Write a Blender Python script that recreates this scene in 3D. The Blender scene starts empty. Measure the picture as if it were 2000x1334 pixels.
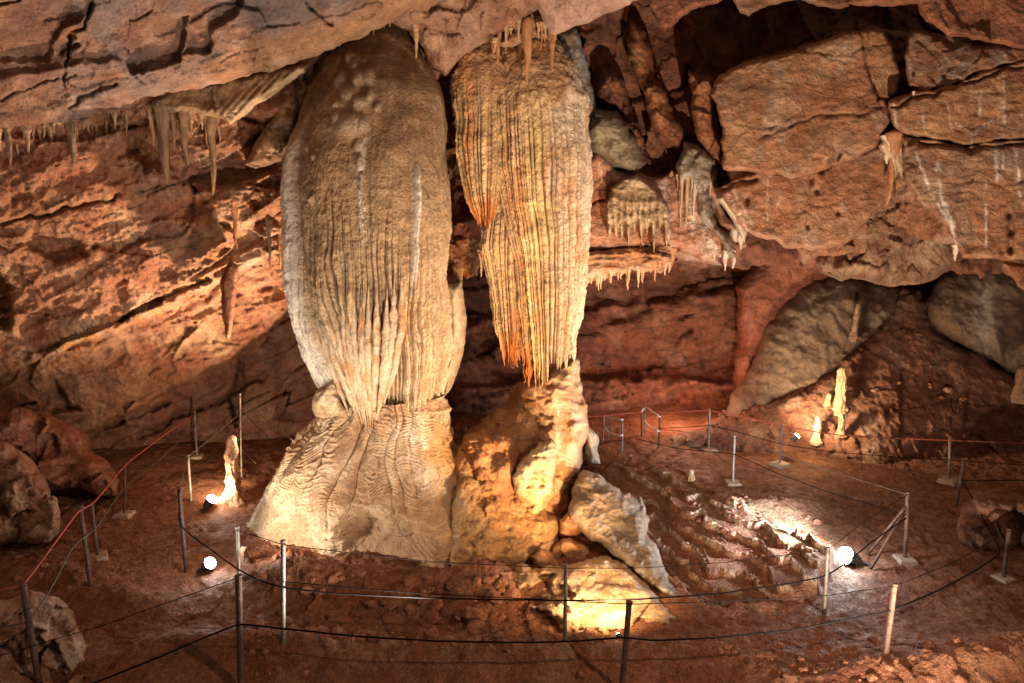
import bpy, math, random
import numpy as np
from mathutils import Vector
random.seed(7); np.random.seed(7)
SC = bpy.context.scene
# ------------------------------------------------------------------ camera, world, exposure
FPX = 1333.33; H = 5.3; PITCH = math.radians(9.0)
sP, cP = math.sin(PITCH), math.cos(PITCH)
cam_d = bpy.data.cameras.new('camera'); cam = bpy.data.objects.new('camera', cam_d)
SC.collection.objects.link(cam); SC.camera = cam
cam.location = (0, 0, H); cam.rotation_euler = (math.pi/2 - PITCH, 0, 0)
cam_d.sensor_width = 36; cam_d.lens = 24; cam_d.clip_end = 200; cam_d.clip_start = 0.05
W = bpy.data.worlds.new('World'); SC.world = W; W.use_nodes = True
bg = W.node_tree.nodes['Background']; bg.inputs[0].default_value = (1.0, 0.68, 0.48, 1); bg.inputs[1].default_value = 0.16
SC.view_settings.view_transform = 'Standard'; SC.view_settings.look = 'None'
SC.view_settings.exposure = 0.5; SC.view_settings.gamma = 1.0
SC.cycles.sample_clamp_indirect = 4.0
SC.cycles.max_bounces = 6; SC.cycles.diffuse_bounces = 4

def pt(px, py, D):
    """world point at photograph direction (px,py) and depth D along the view axis"""
    px = np.asarray(px, float); py = np.asarray(py, float); D = np.asarray(D, float)
    xn = (px-1000)/FPX; yn = -(py-667)/FPX
    return np.stack(np.broadcast_arrays(D*xn, D*(cP+yn*sP), H + D*(-sP+yn*cP)), -1)
def floor_depth(py): return H/(sP + (np.asarray(py, float)-667)/FPX*cP)
def project(p):
    v = np.asarray(p, float) - np.array([0, 0, H])
    D = v[..., 1]*cP - v[..., 2]*sP; yn = (v[..., 1]*sP + v[..., 2]*cP)/D
    return 1000 + v[..., 0]/D*FPX, 667 - yn*FPX, D

# ------------------------------------------------------------------ numpy noise
_rs = np.random.RandomState(3)
PERM = np.tile(_rs.permutation(256), 4).astype(np.int32)
GR = _rs.normal(size=(256, 3)); GR /= np.linalg.norm(GR, axis=1)[:, None]; GR = GR.astype(np.float32)
RND = _rs.rand(256, 4).astype(np.float32)
def hsh(i, j, k): return PERM[(PERM[(PERM[i & 255] + j) & 255] + k) & 255]
def perlin(p):
    p = np.asarray(p, np.float32); sh = p.shape[:-1]; p = p.reshape(-1, 3)
    i = np.floor(p).astype(np.int32); f = p - i
    u = f*f*f*(f*(f*6-15)+10); r = 0
    for a in (0, 1):
        wa = u[:, 0] if a else 1-u[:, 0]
        for b in (0, 1):
            wb = u[:, 1] if b else 1-u[:, 1]
            for c in (0, 1):
                wc = u[:, 2] if c else 1-u[:, 2]
                g = GR[hsh(i[:, 0]+a, i[:, 1]+b, i[:, 2]+c)]
                r = r + wa*wb*wc*(g[:, 0]*(f[:, 0]-a)+g[:, 1]*(f[:, 1]-b)+g[:, 2]*(f[:, 2]-c))
    return (r*1.5).reshape(sh)
def fbm(p, octs=4, gain=0.5, lac=2.03):
    p = np.asarray(p, np.float32); r = 0; a = 1.0
    for k in range(octs):
        r = r + a*perlin(p + 17.3*k); p = p*lac; a *= gain
    return r
def ridged(p, octs=4):
    p = np.asarray(p, np.float32); r = 0; a = 1.0
    for k in range(octs):
        r = r + a*(1-2*np.abs(perlin(p+9.1*k))); p = p*2.1; a *= 0.5
    return r*0.5
def cells(p):
    """fractured facets: F2-F1, tilted plane value per voronoi cell, random id"""
    p = np.asarray(p, np.float32); sh = p.shape[:-1]; p = p.reshape(-1, 3)
    i = np.floor(p).astype(np.int32); f = p - i; n = len(p)
    d1 = np.full(n, 9., np.float32); d2 = np.full(n, 9., np.float32); val = np.zeros(n, np.float32); ide = np.zeros(n, np.float32)
    for a in (-1, 0, 1):
        for b in (-1, 0, 1):
            for c in (-1, 0, 1):
                h = hsh(i[:, 0]+a, i[:, 1]+b, i[:, 2]+c); R = RND[h]
                vx = a+R[:, 0]-f[:, 0]; vy = b+R[:, 1]-f[:, 1]; vz = c+R[:, 2]-f[:, 2]
                d = np.sqrt(vx*vx+vy*vy+vz*vz); g = GR[h]
                t = (g[:, 0]*vx+g[:, 1]*vy+g[:, 2]*vz)*1.1 + (R[:, 3]-.5)*1.0
                m = d < d1
                d2 = np.where(m, d1, np.minimum(d2, d)); val = np.where(m, t, val); ide = np.where(m, R[:, 3], ide); d1 = np.where(m, d, d1)
    return (d2-d1).reshape(sh), val.reshape(sh), ide.reshape(sh)
def sst(x, a, b):
    t = np.clip((x-a)/(b-a), 0, 1); return t*t*(3-2*t)

# ------------------------------------------------------------------ mesh helpers
def mesh_obj(name, V, F, mat, parent=None, col=None, smooth=True, label=None, cat=None, group=None, kind=None):
    me = bpy.data.meshes.new(name); V = np.asarray(V, np.float32).reshape(-1, 3)
    F = np.asarray(F, np.int32)
    me.vertices.add(len(V)); me.vertices.foreach_set('co', V.ravel())
    tri = F[:, 2] == F[:, 3]; Q = F[~tri]; Tr = F[tri][:, :3]
    flat = np.concatenate([Q.ravel(), Tr.ravel()]).astype(np.int32)
    tot = np.concatenate([np.full(len(Q), 4), np.full(len(Tr), 3)]).astype(np.int32)
    me.loops.add(len(flat)); me.loops.foreach_set('vertex_index', flat); me.polygons.add(len(tot))
    me.polygons.foreach_set('loop_start', (np.cumsum(tot)-tot).astype(np.int32)); me.polygons.foreach_set('loop_total', tot)
    me.polygons.foreach_set('use_smooth', np.full(len(tot), smooth))
    if col is not None:
        ca = me.color_attributes.new('Col', 'FLOAT_COLOR', 'POINT')
        c4 = np.ones((len(V), 4), np.float32); c4[:, :3] = np.clip(np.asarray(col).reshape(-1, 3), 0.005, 0.9)
        ca.data.foreach_set('color', c4.ravel())
    me.update(calc_edges=True); me.validate()
    me.materials.append(mat)
    o = bpy.data.objects.new(name, me); SC.collection.objects.link(o)
    if parent is not None: o.parent = parent
    tag(o, label, cat, group, kind); return o
def tag(o, label=None, cat=None, group=None, kind=None):
    if label: o['label'] = label
    if cat: o['category'] = cat
    if group: o['group'] = group
    if kind: o['kind'] = kind
    return o
def empty(name, loc, label, cat, group=None):
    o = bpy.data.objects.new(name, None); SC.collection.objects.link(o); o.location = loc; o.empty_display_size = .1
    return tag(o, label, cat, group)
def grid_faces(r, c, wrap=False):
    i = np.arange(r-1)[:, None]; j = np.arange(c if wrap else c-1)[None, :]; j2 = (j+1) % c
    return np.stack([i*c+j, i*c+j2, (i+1)*c+j2, (i+1)*c+j], -1).reshape(-1, 4)
def sdf(poly, X, Y):
    P = np.asarray(poly, float); n = len(P); d2 = np.full(X.shape, 1e12); ins = np.zeros(X.shape, bool)
    for a in range(n):
        x0, y0 = P[a]; x1, y1 = P[(a+1) % n]; dx, dy = x1-x0, y1-y0
        t = np.clip(((X-x0)*dx+(Y-y0)*dy)/(dx*dx+dy*dy+1e-9), 0, 1)
        d2 = np.minimum(d2, (X-x0-t*dx)**2+(Y-y0-t*dy)**2)
        c = ((y0 > Y) != (y1 > Y)); ins ^= c & (X < (x1-x0)*(Y-y0)/(y1-y0+1e-12)+x0)
    d = np.sqrt(d2); return np.where(ins, d, -d)
def dline(L, X, Y):
    P = np.asarray(L, float); d2 = np.full(X.shape, 1e12)
    for a in range(len(P)-1):
        x0, y0 = P[a]; x1, y1 = P[a+1]; dx, dy = x1-x0, y1-y0
        t = np.clip(((X-x0)*dx+(Y-y0)*dy)/(dx*dx+dy*dy+1e-9), 0, 1)
        d2 = np.minimum(d2, (X-x0-t*dx)**2+(Y-y0-t*dy)**2)
    return np.sqrt(d2)
def n2(X, Y, s, seed=0, octs=3):
    return fbm(np.stack([X/s, Y/s, np.full(X.shape, 3.7+seed*11.3)], -1), octs)

def relief(name, poly, depth, mat, step=3., R=25, T=.7, skirt=1.6, rag=3., disp=None, steps=(), cracks=(), bumps=(), col=None, seed=0, smooth=True, **kw):
    """a rock mass with outline poly (photo pixels), front surface at depth(X,Y), rounded edges and sides going back"""
    P = np.asarray(poly, float)
    xs = np.arange(P[:, 0].min()-3*step, P[:, 0].max()+3*step, step); ys = np.arange(P[:, 1].min()-3*step, P[:, 1].max()+3*step, step)
    X, Y = np.meshgrid(xs, ys)
    d = sdf(P, X, Y) + rag*(n2(X, Y, 34, seed, 4)*1.6)
    gy, gx = np.gradient(d, step); g2 = np.maximum(gx*gx+gy*gy, .2)
    D = depth(X, Y) if callable(depth) else np.full(X.shape, float(depth))
    e = np.clip(d/R, 0, 1); roll = T*(1-np.sqrt(np.maximum(0, 1-(1-e)**2)))
    mv = (d < 0) & (d > -2.5*step)
    X2 = np.where(mv, X - d*gx/g2, X); Y2 = np.where(mv, Y - d*gy/g2, Y)
    P0 = pt(X, Y, D)
    jx = X + 9*n2(X, Y, 45, seed+2); jy = Y + 9*n2(X, Y, 45, seed+5)
    for pl, dd, w in steps: D = D + dd*sst(sdf(pl, jx, jy), -w, w)
    for L, w, dd in cracks: D = D + dd*np.exp(-(dline(L, jx, jy)/w)**2)
    for bx, by, rx, ry, h in bumps: D = D - h*np.exp(-((X-bx)/rx)**2-((Y-by)/ry)**2)
    if disp is not None: D = D + disp(P0, X, Y)
    D = D + roll
    V = pt(X2, Y2, D)
    r, c = X.shape; ins = d > 0
    fm = ins[:-1, :-1] | ins[1:, :-1] | ins[:-1, 1:] | ins[1:, 1:]
    F = grid_faces(r, c)[fm.ravel()]
    C = col(P0, X, Y) if col is not None else np.full(X.shape+(3,), .4)
    V = V.reshape(-1, 3); C = C.reshape(-1, 3)
    # skirt: boundary edges extruded back along their rays
    E = np.concatenate([F[:, [0, 1]], F[:, [1, 2]], F[:, [2, 3]], F[:, [3, 0]]])
    key = np.sort(E, 1); kk = key[:, 0].astype(np.int64)*len(V)+key[:, 1]
    _, idx, cnt = np.unique(kk, return_index=True, return_counts=True)
    B = E[idx[cnt == 1]]; bv = np.unique(B); cam0 = np.array([0, 0, H])
    nb = V[bv] + (V[bv]-cam0)/np.linalg.norm(V[bv]-cam0, axis=1)[:, None]*skirt
    ctr = V[bv].mean(0); nb = nb + (ctr-V[bv])*0.06
    mp = np.full(len(V), -1); mp[bv] = len(V)+np.arange(len(bv))
    SK = np.stack([B[:, 1], B[:, 0], mp[B[:, 0]], mp[B[:, 1]]], -1)
    V = np.concatenate([V, nb]); C = np.concatenate([C, C[bv]]); F = np.concatenate([F, SK])
    used = np.unique(F); rm = np.full(len(V), -1); rm[used] = np.arange(len(used))
    return mesh_obj(name, V[used], rm[F], mat, col=C[used], smooth=smooth, **kw)

def interp(tab, y, k): 
    t = np.asarray(tab, float); return np.interp(y, t[:, 0], t[:, k])
def revolve(name, tab, D0, mat, ratio=.85, nt=700, nr=420, yend=None, ribs=None, disp=None, col=None, lean=None, parent=None, **kw):
    """upright body: tab = (py, left, right) silhouettes at depth D0; theta 0 = right, pi/2 = toward the viewer"""
    nf = int(nt*.78); th = np.concatenate([np.linspace(-.25, np.pi+.25, nf, endpoint=False), np.linspace(np.pi+.25, 2*np.pi-.25, nt-nf, endpoint=False)]); t = np.linspace(0, 1, nr)
    TH, TT = np.meshgrid(th, t); y0 = tab[0][0]; y1 = tab[-1][0]
    ye = np.full(TH.shape, float(y1)) if yend is None else yend(TH)
    Yp = y0 + (ye-y0)*TT
    xl = interp(tab, Yp, 1); xr = interp(tab, Yp, 2)
    hw = (xr-xl)/2; cx = (xl+xr)/2
    ax = pt(cx, Yp, D0); s = D0/FPX
    rx = hw*s; r = 1.0
    px = cx + hw*np.cos(TH)
    off = np.zeros(TH.shape)
    if ribs is not None: off = off + ribs(TH, Yp, TT, px)
    base = ax + np.stack([rx*np.cos(TH), -rx*ratio*np.sin(TH), 0*TH], -1)
    if disp is not None: off = off + disp(base, TH, Yp, TT, px)
    nrm = np.stack([np.cos(TH)*ratio, -np.sin(TH), 0*TH], -1); nrm /= np.linalg.norm(nrm, axis=-1)[..., None]
    V = base + nrm*off[..., None]
    C = col(base, TH, Yp, TT, px) if col is not None else np.full(TH.shape+(3,), .4)
    F = grid_faces(nr, nt, True)
    V = V.reshape(-1, 3); C = C.reshape(-1, 3)
    # close top
    top = V[:nt].mean(0)+[0, 0, .02]; V = np.concatenate([V, [top]]); C = np.concatenate([C, C[:1]])
    j = np.arange(nt); cap = np.stack([(j+1) % nt, j, np.full(nt, len(V)-1), np.full(nt, len(V)-1)], -1)
    o = mesh_obj(name, V, F, mat, col=C, parent=parent, **kw)
    return o

def tube(pts, rad, n=8, wob=0., seed=0, close=True):
    P = np.asarray(pts, float); m = len(P); rad = np.broadcast_to(np.asarray(rad, float), (m,))
    T = np.gradient(P, axis=0); T /= np.linalg.norm(T, axis=1)[:, None]+1e-9
    ref = np.array([0, 1, 0.]) if abs(T[m//2][1]) < .8 else np.array([1., 0, 0])
    A = np.cross(T, ref); A /= np.linalg.norm(A, axis=1)[:, None]; B = np.cross(T, A)
    a = np.linspace(0, 2*np.pi, n, endpoint=False)
    rr = rad[:, None]*np.ones(n)
    if wob:
        ii = np.arange(m)[:, None]*np.ones(n); rr = rr*(1+wob*fbm(np.stack([np.cos(a)[None]*1.2+0*ii+seed, np.sin(a)[None]*1.2+0*ii, ii*.35], -1), 3))
    V = P[:, None]+rr[..., None]*(np.cos(a)[None, :, None]*A[:, None]+np.sin(a)[None, :, None]*B[:, None])
    F = grid_faces(m, n, True); V = V.reshape(-1, 3)
    if close:
        k = len(V); V = np.concatenate([V, P[:1], P[-1:]]); j = np.arange(n)
        F = np.concatenate([F, np.stack([(j+1) % n, j, np.full(n, k), np.full(n, k)], -1), np.stack([(m-1)*n+j, (m-1)*n+(j+1) % n, np.full(n, k+1), np.full(n, k+1)], -1)])
    return V, F
def smoothpath(pts, n=40):
    P = np.asarray(pts, float); s = np.concatenate([[0], np.cumsum(np.linalg.norm(np.diff(P, axis=0), axis=1))])
    t = np.linspace(0, s[-1], n); Q = np.stack([np.interp(t, s, P[:, k]) for k in range(P.shape[1])], -1)
    for _ in range(2):
        Q[1:-1] = (Q[:-2]+2*Q[1:-1]+Q[2:])/4
    return Q

# ------------------------------------------------------------------ materials
def rock_mat(name, bump=.5, scale=14., rough=(.55, .95), spec=.35, tone=.35, fine=30., color=None, stretch=(1, 1, 1)):
    m = bpy.data.materials.new(name); m.use_nodes = True; nt = m.node_tree; N = nt.nodes; L = nt.links
    b = N['Principled BSDF']; g = N.new('ShaderNodeNewGeometry')
    mp = N.new('ShaderNodeMapping'); mp.inputs['Scale'].default_value = stretch; L.new(g.outputs['Position'], mp.inputs['Vector'])
    def noise(sc, det=6, rg=.6):
        n = N.new('ShaderNodeTexNoise'); n.inputs['Scale'].default_value = sc; n.inputs['Detail'].default_value = det; n.inputs['Roughness'].default_value = rg
        L.new(mp.outputs[0], n.inputs['Vector']); return n.outputs['Fac']
    n1 = noise(scale*.35, 9, .65); n2_ = noise(scale, 8, .7); n3 = noise(fine, 4, .6)
    if color is None:
        at = N.new('ShaderNodeAttribute'); at.attribute_name = 'Col'; c0 = at.outputs['Color']
    else:
        rg_ = N.new('ShaderNodeRGB'); rg_.outputs[0].default_value = (*color, 1); c0 = rg_.outputs[0]
    def mathn(op, a, bb, cl=False):
        q = N.new('ShaderNodeMath'); q.operation = op; q.use_clamp = cl
        for k, v in enumerate((a, bb)):
            if isinstance(v, (int, float)): q.inputs[k].default_value = v
            else: L.new(v, q.inputs[k])
        return q.outputs[0]
    s = mathn('ADD', mathn('ADD', mathn('MULTIPLY', n1, 1.3), mathn('MULTIPLY', n2_, 1.0)), mathn('MULTIPLY', n3, .7))
    mr = N.new('ShaderNodeMapRange'); mr.inputs[1].default_value = 1.15; mr.inputs[2].default_value = 1.85
    mr.inputs[3].default_value = 1-tone; mr.inputs[4].default_value = 1+tone; L.new(s, mr.inputs[0])
    vm = N.new('ShaderNodeVectorMath'); vm.operation = 'SCALE'; L.new(c0, vm.inputs[0]); L.new(mr.outputs[0], vm.inputs['Scale'])
    L.new(vm.outputs[0], b.inputs['Base Color'])
    rr = N.new('ShaderNodeMapRange'); rr.inputs[1].default_value = .35; rr.inputs[2].default_value = .65; rr.inputs[3].default_value = rough[1]; rr.inputs[4].default_value = rough[0]
    L.new(n1, rr.inputs[0]); L.new(rr.outputs[0], b.inputs['Roughness']); b.inputs['Specular IOR Level'].default_value = spec
    hh = mathn('ADD', mathn('MULTIPLY', n2_, 1.0), mathn('MULTIPLY', n3, .5))
    bp = N.new('ShaderNodeBump'); bp.inputs['Strength'].default_value = bump; bp.inputs['Distance'].default_value = .10
    L.new(hh, bp.inputs['Height']); L.new(bp.outputs[0], b.inputs['Normal'])
    return m
M_wall = rock_mat('red_limestone', bump=.9, scale=9, tone=.5)
M_slab = rock_mat('smooth_limestone', bump=.7, scale=10, tone=.45)
M_flow = rock_mat('flowstone', bump=.8, scale=14, rough=(.25, .8), spec=.55, tone=.42, fine=34)
M_base = rock_mat('smooth_flowstone', bump=.55, scale=16, rough=(.35, .75), spec=.5, tone=.24, fine=34)
M_earth = rock_mat('cave_earth', bump=1.0, scale=15, tone=.45, rough=(.5, .95))
M_drip = rock_mat('calcite', bump=.4, scale=20, rough=(.3, .7), spec=.5, tone=.25, color=(.42, .27, .15), stretch=(1, 1, .35))
M_dripw = rock_mat('white_calcite', bump=.4, scale=20, rough=(.3, .7), spec=.5, tone=.2, color=(.52, .40, .29), stretch=(1, 1, .35))
M_dripo = rock_mat('orange_calcite', bump=.4, scale=20, rough=(.3, .7), spec=.5, tone=.3, color=(.38, .17, .075), stretch=(1, 1, .35))
M_dripb = rock_mat('brown_calcite', bump=.4, scale=20, rough=(.3, .7), spec=.5, tone=.3, color=(.27, .17, .10), stretch=(1, 1, .35))
M_rust = rock_mat('rusty_steel', bump=.3, scale=25, rough=(.4, .8), spec=.5, tone=.75, color=(.065, .030, .020))
M_steel = rock_mat('galvanised_steel', bump=.15, scale=25, rough=(.3, .6), spec=.6, tone=.55, color=(.13, .105, .095)); 
M_conc = rock_mat('concrete', bump=.4, scale=25, color=(.36, .28, .22))
def plain(name, c, r=.5, metal=0., em=None, es=0):
    m = bpy.data.materials.new(name); m.use_nodes = True; nt = m.node_tree; b = nt.nodes['Principled BSDF']
    n = nt.nodes.new('ShaderNodeTexNoise'); n.inputs['Scale'].default_value = 40
    cr = nt.nodes.new('ShaderNodeValToRGB'); cr.color_ramp.elements[0].color = (*[v*.7 for v in c], 1); cr.color_ramp.elements[1].color = (*[min(1, v*1.3) for v in c], 1)
    nt.links.new(n.outputs['Fac'], cr.inputs[0]); nt.links.new(cr.outputs[0], b.inputs['Base Color'])
    b.inputs['Roughness'].default_value = r; b.inputs['Metallic'].default_value = metal; b.inputs['Specular IOR Level'].default_value = .03 if r > .9 else .4
    if em: b.inputs['Emission Color'].default_value = (*em, 1); b.inputs['Emission Strength'].default_value = es
    return m
M_black = plain('black_rubber', (.008, .007, .008), .95)
M_redrope = plain('red_rope', (.34, .075, .055), .7)
M_wire = plain('grey_wire', (.10, .085, .08), .5, .3)
M_whiterope = plain('pale_rope', (.75, .8, .85), .5)
M_house = plain('lamp_housing', (.05, .05, .055), .5)
M_cool = plain('lit_lens_white', (.9, .9, .9), .3, em=(.88, .95, 1.0), es=60)
M_warm = plain('lit_lens_warm', (.9, .8, .6), .3, em=(1.0, .72, .38), es=30)

# ------------------------------------------------------------------ colour palettes (albedo)
def mixc(a, b, f): f = np.clip(f, 0, 1)[..., None]; return np.asarray(a)*(1-f) + np.asarray(b)*f
def pal(c1, c2, c3, f=.5, k=0, pale=None, pa=.0, grey=None, ga=0.):
    def fn(P, X=None, Y=None, *a):
        n = fbm(P*f+k, 5, .6); n_2 = fbm(P*f*2.7+k+40, 4, .6)
        c = mixc(c1, c2, sst(n, -.5, .5)); c = mixc(c, c3, sst(n_2, -.1, .7)*.8)
        if pale is not None: c = mixc(c, pale, sst(fbm(P*f*1.7+k+77, 5, .65), .15, .7)*pa)
        if grey is not None: c = mixc(c, grey, sst(fbm(P*f*1.1+k+99, 4, .6), .05, .6)*ga)
        return c
    return fn
RED = (.27, .095, .048); RUST = (.36, .14, .06); TAN = (.45, .25, .14); PALE = (.54, .36, .22); DARK = (.14, .055, .035); GREY = (.24, .18, .16); PINK = (.42, .24, .18)
def colmul(fn, k): return lambda P, *a: fn(P, *a)*k
def rough_disp(big=.25, bf=.45, facet=.12, ff=1.1, fine=.05, nf=3.5, an=None, seed=0., crack=0.0):
    def fn(P, X, Y):
        Q = P + seed
        if an is not None:
            ang, sx, sy = an; ca, sa = math.cos(ang), math.sin(ang)
            u = Q[..., 0]*ca + Q[..., 2]*sa; v = -Q[..., 0]*sa + Q[..., 2]*ca
            Q = np.stack([u*sx, Q[..., 1]*sx, v*sy], -1)
        w = Q + .35*np.stack([perlin(Q*1.3+5), perlin(Q*1.3+15), perlin(Q*1.3+25)], -1)
        r = big*fbm(Q*bf, 3)
        if facet:
            e, val, _ = cells(w*ff); r = r + facet*val
            e2, val2, _ = cells(w*ff*2.6+31); r = r + facet*.38*val2
            if crack: r = r + crack*np.exp(-(e/.05)**2)
        r = r + fine*fbm(Q*nf, 5, .62) + fine*.45*np.maximum(0, ridged(Q*nf*1.7, 3))
        return r
    return fn

def P_(px, py, D): return tuple(float(v) for v in pt(px, py, D))
# ================================================================== THE SETTING
# ---- far cave wall (behind everything), closing the chamber
def far_depth(X, Y):
    d = 22 - .0012*np.abs(X-1200) + .0*Y
    d = np.where(X < 700, 22-(700-X)*.006, d)
    return d - np.clip(560-Y, 0, 900)*.006
far_pal = pal((.22, .085, .05), (.27, .10, .055), (.15, .06, .038), .5, 4, pale=(.38, .2, .13), pa=.6)
fw = relief('cave_wall', [(-700, -500), (2700, -500), (2700, 1000), (-700, 1000)], far_depth, M_wall, step=4.5, R=20, T=.2, rag=0,
       disp=lambda P, X, Y: rough_disp(.5, .3, .5, .75, .14, 2.0, an=(.12, .5, 1.8), seed=3)(P, X, Y) - .12*np.maximum(0, fbm(P*np.array([4, 4, 1.2]), 3))*sst(Y, 560, 640)*(1-sst(Y, 730, 760)), col=far_pal, kind='structure',
       steps=[([(860, 470), (1460, 470), (1460, 560), (1200, 600), (860, 640)], .9, 8), ([(1100, 735), (1450, 745), (1450, 980), (860, 980), (860, 760)], -1.2, 8)])

# ---- left wall of tilted beds
L1 = [(-300, 500), (0, 432), (170, 396), (310, 366), (430, 330), (560, 300)]
L2 = [(-300, 850), (0, 740), (74, 703), (236, 643), (337, 599), (432, 548), (560, 480)]
L3 = [(-300, 1000), (0, 905), (182, 838), (293, 786), (371, 744), (455, 697), (573, 602), (640, 560)]
def below(L): return L + [(1400, L[-1][1]), (1400, 1700), (-700, 1700), (-700, L[0][1])]
def lw_depth(X, Y):
    v = Y + .42*(X-300)                      # across the bedding
    return 11.4 + np.clip((v-180)/700, -1, 1.3)*3.4 + np.clip(X, -500, 1000)*.0016
def lw_disp(P, X, Y):
    v = Y + .42*(X-300)
    r = rough_disp(.25, .45, .30, .62, .06, 3.2, an=(.42, .55, 1.5), seed=9)(P, X, Y) + .035*fbm(P*9, 3, .6)
    w = v + 16*n2(X, Y, 120, 3) + 5*n2(X, Y, 25, 8)
    for per, am in ((127, .22), (53, .07), (19, .02)):
        f = (w/per) % 1.0; k = np.floor(w/per)
        a = RND[(k.astype(int)*7+int(per)) & 255, 0]
        g = sst(n2(X, Y, 90, int(per)), -.35, .35)
        r = r + am*a*g*(sst(f, .0, .12) - f)*1.5 
    return r
lw_col0 = pal((.38, .19, .115), (.31, .125, .07), (.43, .24, .14), .6, 2, pale=(.52, .34, .20), pa=.7, grey=(.28, .17, .13), ga=.5)
def lw_col(P, X, Y):
    c = lw_col0(P)
    m = np.exp(-(dline(L2, X+6*n2(X, Y, 20), Y+22)/26)**2)*sst(n2(X, Y, 60, 5), -.5, .2)
    c = mixc(c, (.60, .42, .29), m*.85)
    o = np.exp(-(dline([(90, 700), (330, 585), (470, 480)], X, Y)/22)**2)*sst(n2(X, Y, 18, 15), .0, .4)
    c = mixc(c, (.60, .27, .08), o*.8)
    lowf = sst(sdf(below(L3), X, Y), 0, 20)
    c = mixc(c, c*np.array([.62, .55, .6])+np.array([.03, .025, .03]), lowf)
    return c
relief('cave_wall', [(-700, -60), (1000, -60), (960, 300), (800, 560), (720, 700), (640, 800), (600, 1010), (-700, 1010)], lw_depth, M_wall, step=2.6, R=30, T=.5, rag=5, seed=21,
       disp=lw_disp, col=lw_col, kind='structure',
       steps=[(below(L1), .28, 5), (below(L2), .6, 5), (below(L3), .9, 5),
              ([(240, 245), (420, 215), (560, 250), (560, 330), (380, 370), (250, 300)], .5, 10),
              ([(60, 452), (150, 470), (170, 500), (110, 515), (40, 480)], .35, 7), ([(0, 540), (20, 560), (18, 640), (-40, 620)], .6, 8),
              ([(480, 380), (560, 330), (580, 470), (520, 500)], .4, 10), ([(115, 745), (135, 790), (160, 800), (110, 800)], .5, 5),
              ([(450, 770), (470, 700), (480, 760), (465, 830)], .7, 6), ([(300, 320), (345, 330), (330, 350), (285, 345)], -.3, 5)],
       cracks=[([(0, 432), (100, 415), (170, 396), (250, 378), (310, 366)], 3.5, .3), ([(270, 850), (420, 790), (520, 730)], 6, .4), ([(200, 838), (330, 790)], 4, .3)])

# ---- left ceiling slab
def sl_depth(X, Y): return 8.6 + (Y+.30*(X-300))*.0083 + np.clip(X-300, 0, 700)*.0008
SL = [(-600, -420), (1000, -420), (960, -60), (870, 2), (755, 50), (690, 82), (590, 120), (510, 142), (440, 165), (370, 172), (290, 188), (230, 212), (140, 236), (60, 246), (-60, 262), (-600, 330)]
sl_pal = pal((.27, .155, .11), (.21, .10, .065), (.34, .20, .13), .8, 11, pale=(.46, .37, .32), pa=.55, grey=(.22, .18, .17), ga=.7)
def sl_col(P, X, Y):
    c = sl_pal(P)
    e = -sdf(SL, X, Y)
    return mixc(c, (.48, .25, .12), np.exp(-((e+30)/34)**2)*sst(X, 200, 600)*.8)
dk = [(242, 92), (262, 62), (372, 22), (362, 50), (355, 120), (300, 138), (262, 142), (250, 118)]
dk2 = [(372, 24), (480, -10), (470, 15), (420, 60), (405, 98), (362, 110), (366, 60)]
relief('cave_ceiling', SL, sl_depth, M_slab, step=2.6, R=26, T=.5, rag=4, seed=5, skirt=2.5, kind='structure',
       disp=rough_disp(.16, .7, .09, .8, .04, 4.5, an=(.38, .6, 1.7), seed=14), col=sl_col,
       steps=[(dk, .24, 3), (dk2, .2, 3), ([(-600, 150), (0, 118), (90, 120), (120, 60), (175, 20), (190, -60), (-600, -200)], .14, 4),
              ([(500, 240), (620, 150), (560, 150), (440, 190)], .1, 3), ([(-60, 152), (80, 140), (150, 120), (240, 120), (250, 150), (160, 160), (60, 180), (-60, 190)], -.12, 4)],
       cracks=[([(175, 5), (160, 50), (135, 70), (130, 105), (125, 165)], 3.0, 0.165), ([(140, 75), (118, 98), (148, 88)], 4.2, 0.165), ([(600, 10), (625, 40), (650, 48)], 2.4, 0.138),
               ([(0, 195), (80, 165), (150, 145)], 1.5, 0.083), ([(300, 20), (250, 40), (245, 100)], 1.5, 0.066), ([(130, 205), (200, 175), (230, 165)], 3.0, 0.110),
               ([(520, 60), (600, 40), (740, 5)], 1.8, 0.055), ([(430, 120), (520, 90)], 1.5, 0.055), ([(0, 15), (60, -10)], 2.4, 0.110)])
relief('cave_ceiling', [(980, -400), (1500, -400), (1300, -60), (1250, -2), (1205, 20), (1150, 45), (1082, 66), (1072, 52), (1045, 8), (1000, -20)], lambda X, Y: 9.6+(Y-20)*.008, M_slab, step=2.6, R=20, T=.4, seed=6,
       disp=rough_disp(.12, .7, .08, .9, .02, 4, seed=2), col=pal((.40, .24, .19), (.32, .16, .11), (.46, .28, .2), .8, 3, pale=(.55, .46, .43), pa=.6), kind='structure')
relief('cave_ceiling', [(720, -300), (1080, -300), (1060, 10), (1020, 40), (960, 75), (905, 110), (870, 150), (845, 130), (830, 100), (800, 60), (760, 40)], lambda X, Y: 12.0+(Y-60)*.006, M_wall, step=2.6, R=22, T=.5, seed=7,
       disp=rough_disp(.15, .6, .22, .9, .035, 4, seed=5), col=pal((.36, .2, .13), (.25, .10, .06), TAN, .8, 8, pale=PALE, pa=.3), kind='structure')
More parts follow.
